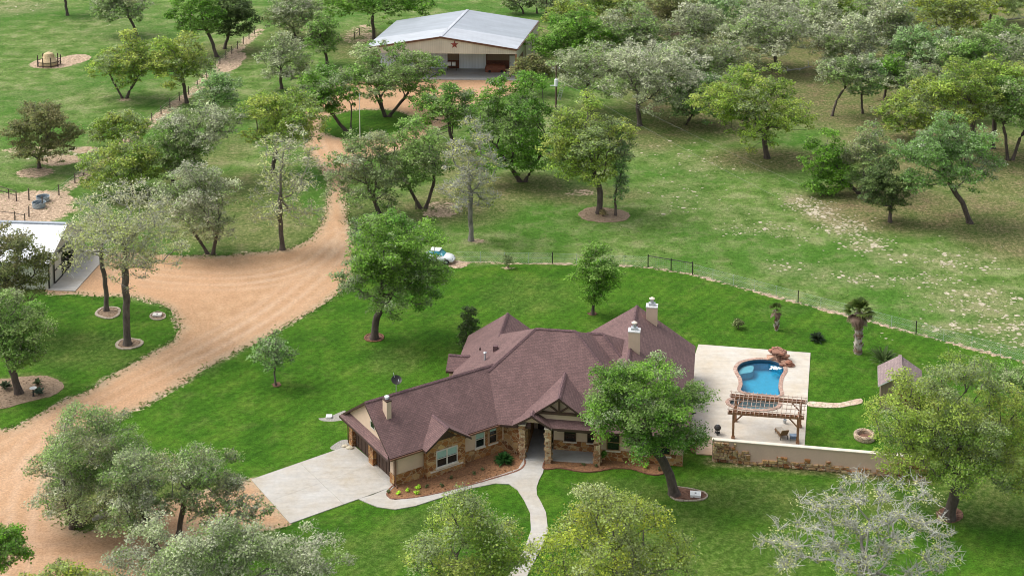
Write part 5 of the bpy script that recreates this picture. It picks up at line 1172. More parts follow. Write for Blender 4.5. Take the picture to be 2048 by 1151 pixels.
def tube_np(pts, rad, n):
    pts = np.asarray(pts, float); m = len(pts); T = np.gradient(pts, axis=0); T /= np.linalg.norm(T, axis=1, keepdims=True) + 1e-9
    ref = np.where(np.abs(T[:, 2:3]) < .9, np.array([[0, 0, 1.0]]), np.array([[1.0, 0, 0]])); A = np.cross(T, ref); A /= np.linalg.norm(A, axis=1, keepdims=True) + 1e-9; B = np.cross(T, A)
    an = np.arange(n) * 2 * math.pi / n; rad = np.asarray(rad, float)
    V = pts[:, None] + (A[:, None] * np.cos(an)[None, :, None] + B[:, None] * np.sin(an)[None, :, None]) * rad[:, None, None]
    i = np.arange(m - 1)[:, None] * n; k = np.arange(n)[None]; k2 = (k + 1) % n
    F = np.stack([i + k, i + k2, i + n + k2, i + n + k], -1).reshape(-1, 4); return V.reshape(-1, 3), F
class Tubes:
    def __init__(s): s.V = []; s.F = []; s.C = []; s.n = 0
    def add(s, pts, rad, n, col):
        V, F = tube_np(pts, rad, n); s.V.append(V); s.F.append(F + s.n); s.n += len(V); s.C.append(np.repeat(np.asarray(col).reshape(-1, 3), n, 0) if np.ndim(col) == 2 else np.tile(col, (len(V), 1)))
    def mesh(s, name, parent):
        return fast_mesh(name, np.concatenate(s.V), np.concatenate(s.F), 'bark', np.concatenate(s.C), parent, True)

def leaves(cent, rad, ncount, size, cols, lich, rng, flat=.68, own=None):
    """leaf sprays filling flattened lobes: returns quads and colours"""
    idx = np.repeat(np.arange(len(cent)), ncount); n = len(idx)
    d = rng.normal(size=(n, 3)); d /= np.linalg.norm(d, axis=1, keepdims=True); d[:, 2] = np.where(d[:, 2] < -.45, -d[:, 2] * rng.uniform(-.6, 1, n), d[:, 2])
    t = rng.random(n) ** .42; R = rad[idx]
    # each lobe is itself lumpy
    ph = rng.uniform(0, 6.28, (len(cent), 3)); lump = 1 + .22 * np.sin(d[:, 0] * 5 + ph[idx, 0]) * np.sin(d[:, 1] * 5 + ph[idx, 1]) + .12 * np.sin(d[:, 2] * 7 + ph[idx, 2])
    p = cent[idx] + d * (R * t * lump)[:, None] * np.array([1, 1, flat])
    nr = d * .4 + np.array([0, 0, .85]) + rng.normal(0, .5, (n, 3)); nr /= np.linalg.norm(nr, axis=1, keepdims=True)
    a = np.cross(nr, rng.normal(size=(n, 3))); a /= np.linalg.norm(a, axis=1, keepdims=True) + 1e-9; b = np.cross(nr, a)
    sl = rng.random(n) < lich / (1 + lich)
    s1 = size * rng.uniform(.4, 1.5, n); s2 = s1 * rng.uniform(.45, .8, n)
    s1 = np.where(sl, size * rng.uniform(.9, 1.9, n), s1); s2 = np.where(sl, size * .10, s2)
    up = d * .8 + np.array([0, 0, .5]) + rng.normal(0, .5, (n, 3)); up /= np.linalg.norm(up, axis=1, keepdims=True)
    a = np.where(sl[:, None], up, a); b2 = np.cross(a, rng.normal(size=(n, 3))); b2 /= np.linalg.norm(b2, axis=1, keepdims=True) + 1e-9; b = np.where(sl[:, None], b2, b)
    a *= s1[:, None] * .5; b *= s2[:, None] * .5
    V = np.stack([p - a, p + b * 1.0 - a * .1, p + a, p - b * 1.0 + a * .1], 1).reshape(-1, 3)
    cols = np.array(cols) * GAIN; li = rng.integers(0, len(cols), len(cent)); lt = rng.uniform(.85, 1.15, len(cent))
    if own is not None:
        mi = rng.integers(0, len(cols), own.max() + 1); mt = rng.uniform(.82, 1.2, own.max() + 1); li = np.where(rng.random(len(cent)) < .7, mi[own], li); lt = lt * mt[own]
    c = cols[li][idx] * lt[idx][:, None] * rng.uniform(.5, 1.5, n)[:, None]
    pick = rng.random(n) < .25; c = np.where(pick[:, None], cols[rng.integers(0, len(cols), n)] * rng.uniform(.75, 1.25, n)[:, None], c)
    pale = np.array((.40, .41, .36)) * rng.uniform(.6, 1.2, n)[:, None]; c = np.where(sl[:, None], pale, c)
    return V, np.arange(4 * n).reshape(-1, 4), np.repeat(c, 4, 0)

def leaf_clump(name, lobes, col, size, per, parent, seed=1, flat=.8):
    rng = np.random.default_rng(seed); off = wloc(parent)
    C = np.array([l[0] for l in lobes], float) - off; R = np.array([l[1] for l in lobes], float)
    V, F, K = leaves(C, R, np.full(len(lobes), per), size, [col, tuple(x * 1.25 for x in col), tuple(x * .75 for x in col)], 0, rng, flat)
    return fast_mesh(name, V, F, 'leaf', K, parent)

def tree(base, box, kind, label, seed=0, stems=1, name='oak_tree', via=None, lobe=None, cut=-.4, group='oak trees', dens=1.0, tr=1.0, dy=0.0, fork=.55, puff=.44, nmaj=15, big=1.12):
    """base: where the trunk stands; box: left, right, top and bottom of the crown as surveyed"""
    g = G(*base); Y = g[1] + dy; dl = math.atan2(CAMH, Y); x0, x1, yt, yb = box
    P0, P1 = VP(x0, (yt + yb) / 2, Y), VP(x1, (yt + yb) / 2, Y); a = (P1[0] - P0[0]) / 2; cx = (P0[0] + P1[0]) / 2
    zt, zb = VP((x0 + x1) / 2, yt, Y)[2], VP((x0 + x1) / 2, yb, Y)[2]; E = (zt - zb) / 2; cz = (zt + zb) / 2; td = math.tan(dl)
    a *= big; E *= .5 + .5 * big; b = min(a * .85, E * .72 / td); c = math.sqrt(max(E * E - (b * td) ** 2, (.45 * E) ** 2))
    cz = max(cz, c + .5) if kind != 'shrub' else cz
    rng = np.random.default_rng(seed * 7 + int(base[0]) * 3 + int(base[1])); cols, lich, den = PAL[kind]; den *= dens
    C = np.array([cx - g[0], dy, cz]); ax = np.array([a, b, c])
    lr = lobe or float(np.clip(.15 * (a * b * c) ** (1 / 3) + .2, .42, .85))
    bare = kind == 'bare'
    # the crown is a cluster of separate puffs of foliage, each made of small leafy clumps
    gm = (a * b * c) ** (1 / 3); mr = gm * puff; maj = []; tries = 0; NM = int(np.clip(nmaj, 5, 18))
    seeds = [np.array((sx, rng.uniform(-.3, .3), rng.uniform(-.45, .35))) for sx in (-1, 1)] + [np.array((sx, -.4, -.62)) for sx in (-.8, .8)] + [np.array((rng.uniform(-.3, .3), -.85, -.55))] + [np.array((rng.uniform(-.4, .4), rng.uniform(-.2, .2), 1.0))]
    while len(maj) < NM and tries < 600:
        tries += 1
        if seeds: d = seeds.pop(0)
        else:
            d = rng.normal(size=3)
            if d[2] < 0 and rng.random() < .3: d[2] = -d[2]
        d = d / np.linalg.norm(d)
        if d[2] < cut - .35: continue
        m_ = mr * rng.uniform(.7, 1.18); p = C + d * np.maximum(ax - m_ * np.array([1.12, 1.12, .78]), .05 * ax) * (rng.random() ** .35 if len(maj) > 5 else 1)
        if p[2] - m_ * .55 < .4: p[2] = .4 + m_ * .55
        if maj and min(np.linalg.norm((p - q) / np.array([1, 1, .75])) - .62 * (m_ + r_) * .98 for q, r_ in maj) < -.0 and tries < 420: continue
        maj.append((p, m_))
    cen = []; own = []
    for k, (p, m_) in enumerate(maj):
        n_ = int(np.clip(3.4 * m_ ** 2 / lr ** 2 * (.5 if bare else .75 if kind == 'lichen' else 1), 4, 34)); got = []; tries = 0
        while len(got) < n_ and tries < 300:
            tries += 1; d = rng.normal(size=3); d /= np.linalg.norm(d)
            if d[2] < -.4 and rng.random() < .6: continue
            q = p + d * np.array([1.15, 1.15, .74]) * max(m_ - .55 * lr, .1) * rng.random() ** .28 * rng.uniform(.85, 1.1)
            if q[2] < max(.45, .2 * lr) or (got and np.min(np.linalg.norm(np.array(got) - q, axis=1)) < .62 * lr): continue
            got.append(q)
        cen += got; own += [k] * len(got)
    cen = np.array(cen); own = np.array(own)
    for it in range(3):                    # settle the clumps into the surveyed outline
        w0 = cen + np.array([g[0], g[1], 0]); X_, Yt_ = PX(w0 + np.array([0, 0, .6 * lr])); _, Yb_ = PX(w0 - np.array([0, 0, .55 * lr])); k_ = FPX / (w0[:, 1] * math.cos(PITCH)).mean()
        bx, by = (box[1] - box[0]) * (big - 1) / 2, (box[3] - box[2]) * (big - 1) / 2
        L0, R0, T0, B0 = box[0] - bx + .8 * lr * k_, box[1] + bx - .8 * lr * k_, box[2] - by, box[3] + by
        sx = np.clip((R0 - L0) / max(1, X_.max() - X_.min()), .7, 1.5); cen[:, 0] = (cen[:, 0] - cen[:, 0].mean()) * sx + cen[:, 0].mean(); cen[:, 0] += ((L0 + R0) / 2 - ((X_.max() + X_.min()) / 2 - 0)) / k_ * .9 if it else 0
        sz = np.clip((B0 - T0) / max(1, Yb_.max() - Yt_.min()), .75, 1.5); cen[:, 2] = (cen[:, 2] - cen[:, 2].mean()) * sz + cen[:, 2].mean(); cen[:, 2] -= ((T0 + B0) / 2 - (Yb_.max() + Yt_.min()) / 2) / k_ if it else 0
        cen[:, 2] = np.maximum(cen[:, 2], .35 + .3 * lr)
    own = own; lrs = lr * rng.uniform(.65, 1.2, len(cen))
    H = zt; zbot = max(cz - c, .6)
    t = thing(name, label, 'tree', (g[0], g[1], 0), group)
    # skeleton
    pos = []; par = []; plen = []
    fk = np.array([C[0] * .55, C[1] * .5, zbot + (cz - zbot) * fork * .7]); startable = []
    for s in range(stems):
        an = 2 * math.pi * (s + rng.uniform(-.15, .15)) / stems; o = np.array([math.cos(an), math.sin(an) * .6, 0]) * (.32 if stems > 1 else 0)
        f = fk + (np.array([math.cos(an) * a * .38, math.sin(an) * b * .3, rng.uniform(-.1, .3)]) if stems > 1 else rng.normal(0, .1, 3) * np.array([1, 1, .2]))
        path = [o, f] if via is None else [o] + [VP(q[0], q[1], Y) - np.array([g[0], g[1], 0]) for q in via]
        path = np.array(path); k0 = None
        seg = np.linalg.norm(np.diff(path, axis=0), axis=1).sum(); m = max(4, int(seg / .55)); s_ = np.linspace(0, 1, m + 1)
        cum = np.concatenate([[0], np.cumsum(np.linalg.norm(np.diff(path, axis=0), axis=1))]) / seg
        q = np.stack([np.interp(s_, cum, path[:, j]) for j in range(3)], 1); w = np.cumsum(rng.normal(0, .06, (m + 1, 3)), 0) * np.sin(s_ * math.pi)[:, None]; w[:, 2] = 0; q += w
        for j, pnt in enumerate(q):
            pos.append(pnt); par.append(len(pos) - 2 if j else -1); plen.append(s_[j] * seg)
            if s_[j] > .62: startable.append(len(pos) - 1)
    order = np.argsort(np.linalg.norm(cen - fk, axis=1)); tips = {}
    for li in order:
        L = cen[li]; S = np.array(startable); A = np.array(pos)[S]; dist = np.linalg.norm(A - L, axis=1); cost = dist + .33 * np.array(plen)[S] + np.where(A[:, 2] > L[2] + .4, .9, 0)
        j = S[int(np.argmin(cost))]; p0 = pos[j]; D = L - p0; dd = np.linalg.norm(D); m = max(2, int(dd / .6)); prev = j
        perp = np.cross(D, rng.normal(size=3)); perp /= np.linalg.norm(perp) + 1e-9; amp = dd * rng.uniform(.05, .16); ph2 = rng.choice([1, 1, 2])
        for k in range(1, m + 1):
            s = k / m; p = p0 + D * s + perp * amp * math.sin(s * math.pi * ph2) + np.array([0, 0, .06 * dd * math.sin(s * math.pi)]) + (rng.normal(0, .05, 3) if k < m else 0)
            pos.append(p); par.append(prev); plen.append(plen[prev] + dd / m); prev = len(pos) - 1; startable.append(prev)
        tips[li] = prev
    n = len(pos); w = np.zeros(n)
    for v in tips.values(): w[v] += 1
    for i in range(n - 1, -1, -1):
        if par[i] >= 0: w[par[i]] += w[i]
    tot = sum(w[i] for i in range(n) if par[i] < 0); r0 = tr * (.045 + .021 * H) * (.72 if stems > 1 else 1)
    rad = np.maximum(r0 * (w / max(1, tot / stems)) ** .52, .022)
    kids = [[] for _ in range(n)]
    for i in range(n):
        if par[i] >= 0: kids[par[i]].append(i)
    TB = Tubes(); pos = np.array(pos); stack = [(i, None) for i in range(n) if par[i] < 0]
    palem = .85 if bare else (.75 if kind == 'lichen' else .4 if kind in ('ash', 'grey') else .16)
    while stack:
        i, fr = stack.pop(); ch = [i]; 
        while kids[ch[-1]]:
            ks = sorted(kids[ch[-1]], key=lambda k: -w[k]); ch.append(ks[0]); stack += [(k, ch[-2]) for k in ks[1:]]
        idx = ([fr] if fr is not None else []) + ch; pts = pos[idx]; r = rad[idx].copy()
        if fr is not None: r[0] = min(r[0], r[1] * 1.15) if len(r) > 1 else r[0]
        else:
            if len(r) > 2: r = r * (1 + .55 * np.exp(-pts[:, 2] / .28)); pts[0][2] = -.12
        if len(idx) < 2: continue
        f = np.clip((.16 - r) / .12, 0, 1) * palem; f = np.maximum(f, (.38 if bare else .1) * palem)
        col = BARK_DARK * (1 - f[:, None]) + BARK_PALE * f[:, None]; col = col * rng.uniform(.85, 1.15, (len(idx), 1))
        TB.add(pts, r, 8 if r.max() > .12 else 5 if r.max() > .05 else 4, col)
    # twigs spreading inside each clump
    ntw = 7 if bare else 4 if kind == 'lichen' else 3 if kind in ('ash', 'grey') else 2
    for li in range(len(cen)):
        for q in range(ntw):
            d = rng.normal(size=3); d[2] = abs(d[2]) * .7 - .1; d /= np.linalg.norm(d); L = lrs[li] * rng.uniform(.75, 1.25) * (1.25 if bare else 1); m = 4 if bare else 3; p = cen[li] + rng.normal(0, .08, 3); pts = [p]
            for k in range(m): d = d + rng.normal(0, .28, 3); d /= np.linalg.norm(d); p = p + d * L / m; pts.append(p)
            cc = BARK_DARK * (1 - min(1, palem * 1.15)) + BARK_PALE * min(1, palem * 1.15)
            TB.add(pts, np.linspace(.038 if bare else .024, .01 if bare else .008, m + 1), 3, cc * rng.uniform(.75, 1.15))
            if bare:
                for e in range(3):
                    k = rng.integers(1, m); d2 = rng.normal(size=3); d2[2] = abs(d2[2]) * .6; d2 /= np.linalg.norm(d2); L2 = L * rng.uniform(.3, .55)
                    TB.add([pts[k], pts[k] + d2 * L2 * .5, pts[k] + d2 * L2 + rng.normal(0, .08, 3)], [.026, .02, .01], 3, cc * rng.uniform(.8, 1.15))
    TB.mesh('trunk', t)
    ls = float(np.clip(.0015 * Y, .16, .38)) * (1.0 if not bare else .8)
    per = np.maximum(12, (den * 1.4 * math.pi * lrs ** 2 / (ls * ls * .55)).astype(int)); per = np.minimum(per, 330)
    V, F, K = leaves(cen, lrs, per, ls, cols, lich, rng, own=own)
    fast_mesh('crown', V, F, 'leaf', K, t)
    return t

T = tree
# ---- along the drive and around the stable, left side
T((255, 689), (118, 372, 366, 575), 'lichen', 'tall lichen grey oak in front, on the grass tongue beside the drive', 1, via=[(252, 560), (250, 500), (246, 450)], tr=.9, fork=.3)
T((213, 621), (120, 250, 405, 520), 'lichen', 'second lichen grey oak, behind the tall one beside the stable apron', 2, via=[(210, 540), (205, 480)], tr=.85, dens=.7)
T((30, 668), (-75, 108, 448, 600), 'brown', 'dark olive oak covering the near end of the white stable roof', 3)
T((38, 786), (-75, 108, 582, 735), 'mid', 'leaning oak with thick trunk on the brown leaf bed at the left edge', 4, via=[(22, 730), (5, 690)], tr=1.3)
T((552, 771), (497, 596, 660, 742), 'sage', 'small pale young tree alone on the lawn beside the drive', 5, name='young_tree', tr=.5, group=None, dens=.42, big=1.1)
T((748, 677), (664, 905, 415, 640), 'green', 'big leaning oak with swept trunk on the lawn behind the garage', 6, big=1.03, via=[(750, 640), (760, 610), (785, 582), (800, 560)], tr=1.05, dens=1.1)
T((730, 556), (695, 770, 430, 520), 'sage', 'slim sapling rising through the leaning lawn oak at the drive edge', 7, tr=.5, dens=.8)
T((421, 508), (316, 470, 338, 468), 'ash', 'ash grey twin stemmed oak at the upper edge of the gravel yard', 8, big=1.28, stems=2)
T((565, 499), (500, 645, 262, 440), 'lichen', 'tall thin lichen covered tree where the drive narrows', 9, big=1.2, via=[(563, 420), (561, 340)], tr=.8, fork=.3, dens=.85)
T((545, 345), (486, 640, 184, 290), 'olive', 'yellow green oak just behind the tall thin lichen tree', 10, big=1.28)
T((79, 336), (13, 152, 214, 315), 'brown', 'dark reddish oak alone on the pale bare ground at the left', 11, big=1.28, fork=.1)
T((269, 389), (172, 330, 278, 380), 'olive', 'low yellow green oak above the grassy bank left of the gravel yard', 12, big=1.28)
T((345, 372), (290, 412, 250, 350), 'mid', 'green oak between the low yellow one and the wide grey one', 13, big=1.28)
T((384, 368), (322, 482, 208, 300), 'ash', 'wide grey green oak with low dark limbs right of the pasture fence', 14, big=1.2, fork=.2, via=[(382, 345), (386, 320), (392, 305)])
T((245, 296), (184, 292, 225, 288), 'olive', 'pale yellow green small oak beside the pasture fence', 15, big=1.28)
T((249, 197), (183, 314, 70, 168), 'olive', 'two stemmed olive oak in the left pasture right of the hay feeder', 16, big=1.28, stems=2)
T((374, 206), (294, 420, 72, 170), 'olive', 'yellow green oak standing on the pasture fence line', 17, big=1.28)
T((415, 232), (388, 482, 140, 212), 'sage', 'pale thin oak below the sandy end of the pasture fence', 18, dens=.8)
T((563, 178), (512, 624, 66, 158), 'ash', 'grey oak standing alone on the grass left of the island trees', 19)
T((655, 131), (604, 684, 26, 105), 'mid', 'small oak between the pale grey one and the barn yard', 20)
T((275, 71), (185, 302, -30, 45), 'grey', 'thin grey oak at the upper left with open lower limbs', 21)
T((135, 31), (85, 165, -75, -5), 'grey', 'oak at the top left edge of which only the trunk shows', 22)
T((434, 114), (333, 450, -20, 70), 'bright', 'bright green oak at the top beside the sandy fence strip', 23)
T((449, 98), (410, 520, -15, 70), 'dark', 'dark dense oak behind the bright green one at the top', 24)
T((592, 78), (518, 650, -20, 66), 'grey', 'grey green oak at the top left of the pipe corner fence', 25)
T((748, 78), (655, 862, -45, 52), 'bright', 'wide bright green oak at the top left of the barn roof', 26, via=[(746, 40), (745, 20)])
# ---- grass island and barn yard
T((697, 262), (592, 722, 128, 228), 'green', 'leaning two stemmed oak at the left end of the grass island', 27, big=1.08, stems=2, via=None)
T((773, 233), (668, 890, 80, 205), 'mid', 'wide three stemmed oak on the right side of the grass island', 28, big=1.06, stems=3, dens=1.1)
T((905, 292), (824, 962, 164, 258), 'green', 'round green oak in front of the barn apron', 29, big=1.05)
T((1060, 188), (1012, 1116, 104, 168), 'brown', 'dusky olive oak hiding the right corner of the barn porch', 30, big=1.0)
T((1045, 363), (948, 1135, 155, 338), 'green', 'large green twin trunk oak in the middle of the pasture', 31, big=1.2, stems=2, dens=1.15)
T((942, 481), (880, 1002, 244, 420), 'bare', 'nearly bare silver oak with straight dark trunk in the middle', 32, via=[(941, 420), (938, 370), (938, 335)], tr=.8, dens=1.7)
T((760, 432), (655, 805, 272, 412), 'grey', 'shaggy grey oak overhanging the drive bend', 33, big=1.2)
T((846, 416), (762, 900, 240, 372), 'mid', 'twin trunk grey green oak behind the shaggy one', 34, big=1.2, stems=2)
T((1198, 427), (1088, 1262, 195, 360), 'olive', 'tall yellow green oak on the tan leaf ring', 35, big=1.2, via=[(1198, 385), (1188, 350)], dens=1.0)
T((1231, 431), (1214, 1262, 250, 400), 'sage', 'slender tree sharing the tan leaf ring', 36, tr=.5, dens=.7)
# ---- lawn trees
T((1185, 629), (1137, 1246, 487, 605), 'bright', 'round dense bright green tree alone on the back lawn', 37, name='lawn_tree', lobe=.75, dens=1.0, tr=.7, group=None, cut=-.9)
T((1349, 988), (1165, 1430, 702, 925), 'green', 'big leaning oak before the right wing of the house', 38, big=1.03, via=[(1343, 950), (1325, 915), (1306, 890), (1298, 860)], tr=1.25, dens=1.15, cut=-.75)
T((1897, 1036), (1728, 2075, 706, 1000), 'olive', 'huge spreading yellow green oak at the right edge of the front lawn', 39, big=1.03, via=[(1906, 985), (1915, 940), (1918, 900)], tr=1.3, fork=.35, cut=-.55)
T((2030, 850), (1962, 2120, 722, 800), 'mid', 'grey green oak at the right edge behind the huge one', 40)
# ---- bottom edge
T((150, 1052), (58, 318, 815, 1045), 'grey', 'bushy grey oak on the turn of the drive loop', 41, stems=3, cut=-.9)
T((322, 1112), (192, 345, 905, 1072), 'grey', 'grey oak with thin leaning stem in front of the bushy one', 42)
T((356, 1072), (300, 482, 888, 1012), 'grey', 'dense rounded grey green oak nearest the concrete apron', 43)
T((470, 1095), (375, 545, 985, 1060), 'grey', 'low sparse oak before the corner of the concrete apron', 44, dens=.6, cut=-.9)
T((420, 1268), (228, 690, 1032, 1215), 'ash', 'silver grey oak crown filling the bottom edge left of centre', 45, dens=1.05)
T((0, 1205), (-70, 62, 1045, 1145), 'bright', 'bright green oak cut off in the bottom left corner', 46)
T((150, 1290), (30, 250, 1118, 1240), 'yellow', 'yellow green crown just showing along the bottom left edge', 47)
T((930, 1235), (800, 1070, 972, 1240), 'olive', 'yellow tipped oak at the bottom left of the front walk', 48, big=1.0, lobe=.95, dens=.9)
T((1215, 1275), (1036, 1402, 962, 1270), 'yellow', 'broad yellow green oak at the bottom right of the front walk', 49, big=1.0, lobe=1.0, dens=.85)
T((1722, 1262), (1505, 1925, 940, 1225), 'bare', 'large bare silver branched oak at the bottom right', 50, big=1.0, via=[(1728, 1150), (1735, 1080), (1738, 1040)], tr=.95, fork=.3, dens=1.0)
# ---- the grove on the right
GROVE = [
 ((1534, 316), (1388, 1622, 136, 292), 'olive', 'large open yellow green oak at the near edge of the grove', dict(fork=.2, via=[(1532, 280), (1530, 262)], tr=1.15)),
 ((1180, 222), (1108, 1312, 85, 190), 'ash', 'pale grey oak with dark forked trunk right of the utility pole', dict(via=[(1178, 200), (1170, 180)])),
 ((1280, 251), (1212, 1422, 78, 222), 'ash', 'wide pale grey oak with crooked dark trunk, next right from the forked one', dict(via=[(1275, 228), (1270, 210), (1275, 195)], fork=.2)),
 ((1372, 250), (1330, 1470, 150, 245), 'sage', 'low limbed green oak between the crooked grey oak and the open yellow one', dict()),
 ((1420, 190), (1330, 1515, 72, 170), 'grey', 'broad grey green oak behind the open yellow green one', dict()),
 ((1130, 138), (1058, 1232, 20, 118), 'bright', 'bright green oak against the right end of the barn roof', dict()),
 ((1047, 28), (1005, 1062, -30, 22), 'grey', 'thin grey oak behind the ridge of the barn roof', dict()),
 ((1074, 27), (1050, 1092, -40, 12), 'grey', 'slim trunked oak behind the barn at the top', dict(tr=.8)),
 ((1090, 41), (1066, 1130, -45, 20), 'grey', 'dark trunked oak just right of the slim one behind the barn', dict(tr=1.2)),
 ((1150, 80), (1088, 1192, -5, 60), 'olive', 'yellowish oak behind the bright green oak at the barn', dict()),
 ((1255, 130), (1180, 1342, 8, 112), 'grey', 'grey olive oak above the pale forked one', dict()),
 ((1215, 50), (1160, 1275, -30, 40), 'olive', 'olive oak at the top edge right of the barn', dict()),
 ((1330, 60), (1270, 1420, -25, 62), 'brown', 'brownish oak at the top edge above the crooked grey oak', dict()),
 ((1395, 118), (1330, 1455, 0, 100), 'ash', 'pale grey oak in the upper middle of the grove', dict()),
 ((1553, 143), (1440, 1636, 0, 108), 'ash', 'very pale grey oak with fallen white limb at its foot', dict(dens=1.1)),
 ((1500, 40), (1430, 1580, -35, 40), 'grey', 'grey oak at the top edge above the very pale one', dict()),
 ((1664, 232), (1640, 1768, 112, 182), 'grey', 'oak with thin curved leaning trunk in the grove clearing', dict(via=[(1672, 205), (1688, 180), (1702, 165)], tr=.75)),
 ((1725, 227), (1690, 1768, 112, 188), 'sage', 'slim straight trunked oak right of the curved one', dict(tr=.7)),
 ((1769, 197), (1735, 1825, 110, 178), 'green', 'green oak behind the slim straight one', dict()),
 ((1710, 140), (1630, 1780, 30, 122), 'ash', 'tall pale grey oak over the grove clearing', dict()),
 ((1785, 120), (1720, 1840, 8, 112), 'grey', 'grey green oak right of the tall pale one over the clearing', dict()),
 ((1680, 50), (1610, 1720, -30, 45), 'olive', 'dark olive oak at the top edge above the tall pale one', dict()),
 ((1762, 40), (1700, 1830, -40, 50), 'ash', 'silvery oak at the top edge left of the dense yellow green one', dict()),
 ((1895, 95), (1822, 1990, -30, 85), 'yellow', 'dense yellow green oak at the top right', dict(dens=1.0)),
 ((1976, 48), (1945, 2060, -50, 28), 'olive', 'leaning oak at the top right corner over pale dead wood', dict(via=[(1985, 25), (2000, 5)])),
 ((1855, 142), (1784, 1955, 52, 138), 'sage', 'green oak in front of the dense yellow green one', dict()),
 ((1935, 170), (1880, 2010, 62, 150), 'mid', 'mid green oak at the right between the two yellow ones', dict()),
 ((2030, 160), (1975, 2110, 70, 150), 'ash', 'pale blossoming grey oak at the right edge', dict()),
 ((1963, 315), (1830, 2010, 122, 250), 'olive', 'broad yellow olive oak above the right clearing', dict(dens=1.0, via=[(1955, 280), (1945, 255)])),
 ((1985, 297), (1930, 2060, 112, 215), 'olive', 'yellow oak behind the broad yellow olive one', dict()),
 ((2020, 320), (1975, 2120, 150, 262), 'mid', 'grey green oak on bare ground at the right edge', dict(stems=2)),
 ((1932, 290), (1752, 1880, 182, 265), 'olive', 'low reaching yellow green oak left of the right clearing', dict(dy=2)),
 ((1720, 388), (1604, 1698, 265, 385), 'bright', 'bright lime green bushy tree at the front of the right clump', dict(cut=-.9, dens=1.0, name='bushy_tree', group=None)),
 ((1738, 384), (1680, 1796, 252, 372), 'grey', 'grey green oak between the lime tree and the dark one', dict()),
 ((1480, 132), (1432, 1548, 18, 115), 'grey', 'grey oak filling the gap between the two pale oaks in the upper grove', dict()),
 ((1425, 62), (1368, 1486, -12, 58), 'sage', 'green tinged oak at the top edge left of the grey top oak', dict()),
 ((1640, 92), (1575, 1692, -2, 84), 'ash', 'pale oak between the very pale one and the tall pale one', dict()),
 ((1832, 205), (1776, 1892, 122, 190), 'grey', 'low grey oak behind the left reach of the yellow olive oak', dict()),
 ((1905, 240), (1846, 1968, 146, 228), 'mid', 'green oak hidden behind the broad yellow olive one', dict()),
 ((2048, 245), (1990, 2110, 126, 215), 'olive', 'yellow green oak at the right edge below the blossoming one', dict()),
 ((1992, 120), (1938, 2046, 36, 104), 'mid', 'green oak right of the dense yellow green one at the top right', dict()),
 ((1310, 175), (1252, 1372, 88, 168), 'sage', 'green grey oak behind the crooked trunk oak', dict()),
 ((1560, 62), (1512, 1612, -25, 55), 'ash', 'pale oak at the top edge behind the very pale one', dict()),
 ((1780, 444), (1722, 1826, 318, 418), 'dark', 'small dark green tree with straight trunk at the front of the right clump', dict(lobe=.7, name='evergreen_oak', group=None)),
 ((1940, 446), (1790, 1996, 232, 380), 'sage', 'leaning blue green oak at the lower right of the grove', dict(via=[(1925, 405), (1905, 375), (1890, 350)], tr=.95)),
]
for k, (b_, bx, kd, lb, kw) in enumerate(GROVE): T(b_, bx, kd, lb, 60 + k, **dict(dict(big=1.18), **kw))
def tufts():
    rng = np.random.default_rng(31); P = []
    L = np.array(drive_loop + isl_loop); P.append(L[rng.integers(0, len(L), 6000)] + rng.normal(0, .33, (6000, 2)))
    for l, n in (([G(*q)[:2] for q in ((-40, 0), (1500, 0), (2100, 300), (2100, 720), (1380, 545), (910, 520), (720, 500), (700, 420), (-40, 420))], 9000),):
        A = np.array(l); q = rng.uniform(A[:, :2].min(0), A[:, :2].max(0), (n * 3, 2)); ok = inside(q[:, 0], q[:, 1], [p[:2] for p in l]) & ~inside(q[:, 0], q[:, 1], offset(drive_loop, .3)) & ~inside(q[:, 0], q[:, 1], [p[:2] for p in deck_w]); P.append(q[ok][:n])
    P = np.concatenate(P); P = P[~inside(P[:, 0], P[:, 1], ground_poly([(495, 955), (800, 880), (800, 980), (585, 1055)]))]
    n = len(P); C = np.concatenate([P, np.full((n, 1), .04)], 1); V, F, K = leaves(C, rng.uniform(.05, .17, n), np.full(n, 6), .11, [(.035, .075, .008), (.06, .095, .016), (.10, .105, .04), (.028, .06, .007)], .0, rng, .5)
    V[:, 2] = np.maximum(V[:, 2], .006); o = fast_mesh('grass_tufts', V, F, 'leaf', K); tag(o, 'grass and weed tufts along the drive edge and over the pasture', 'grass', kind='stuff')
tufts()
def dead_limb(px, py, label, seed, s=1.0):
    g = G(px, py); t = thing('fallen_limb', label, 'dead wood', g); rng = np.random.default_rng(seed); TB = Tubes(); p0 = np.array([-2.2 * s, 0, .25]); pts = [p0 + np.array([k * .7 * s, .1 * math.sin(k), .12 * k]) for k in range(8)]
    TB.add(pts, np.linspace(.17, .05, 8), 6, np.array((.33, .31, .28)))
    for k in range(1, 7):
        for q in range(2): d = rng.normal(size=3); d[2] = abs(d[2]) * .8; d /= np.linalg.norm(d); TB.add([pts[k], pts[k] + d * .6 * s, pts[k] + d * 1.3 * s + rng.normal(0, .15, 3)], [.06, .04, .015], 4, np.array((.42, .41, .38)))
    TB.mesh('limb', t)
dead_limb(1592, 146, 'fallen white limb on the grass under the very pale oak', 1)
dead_limb(2032, 44, 'pale dead wood heap at the top right corner', 2, 1.2)

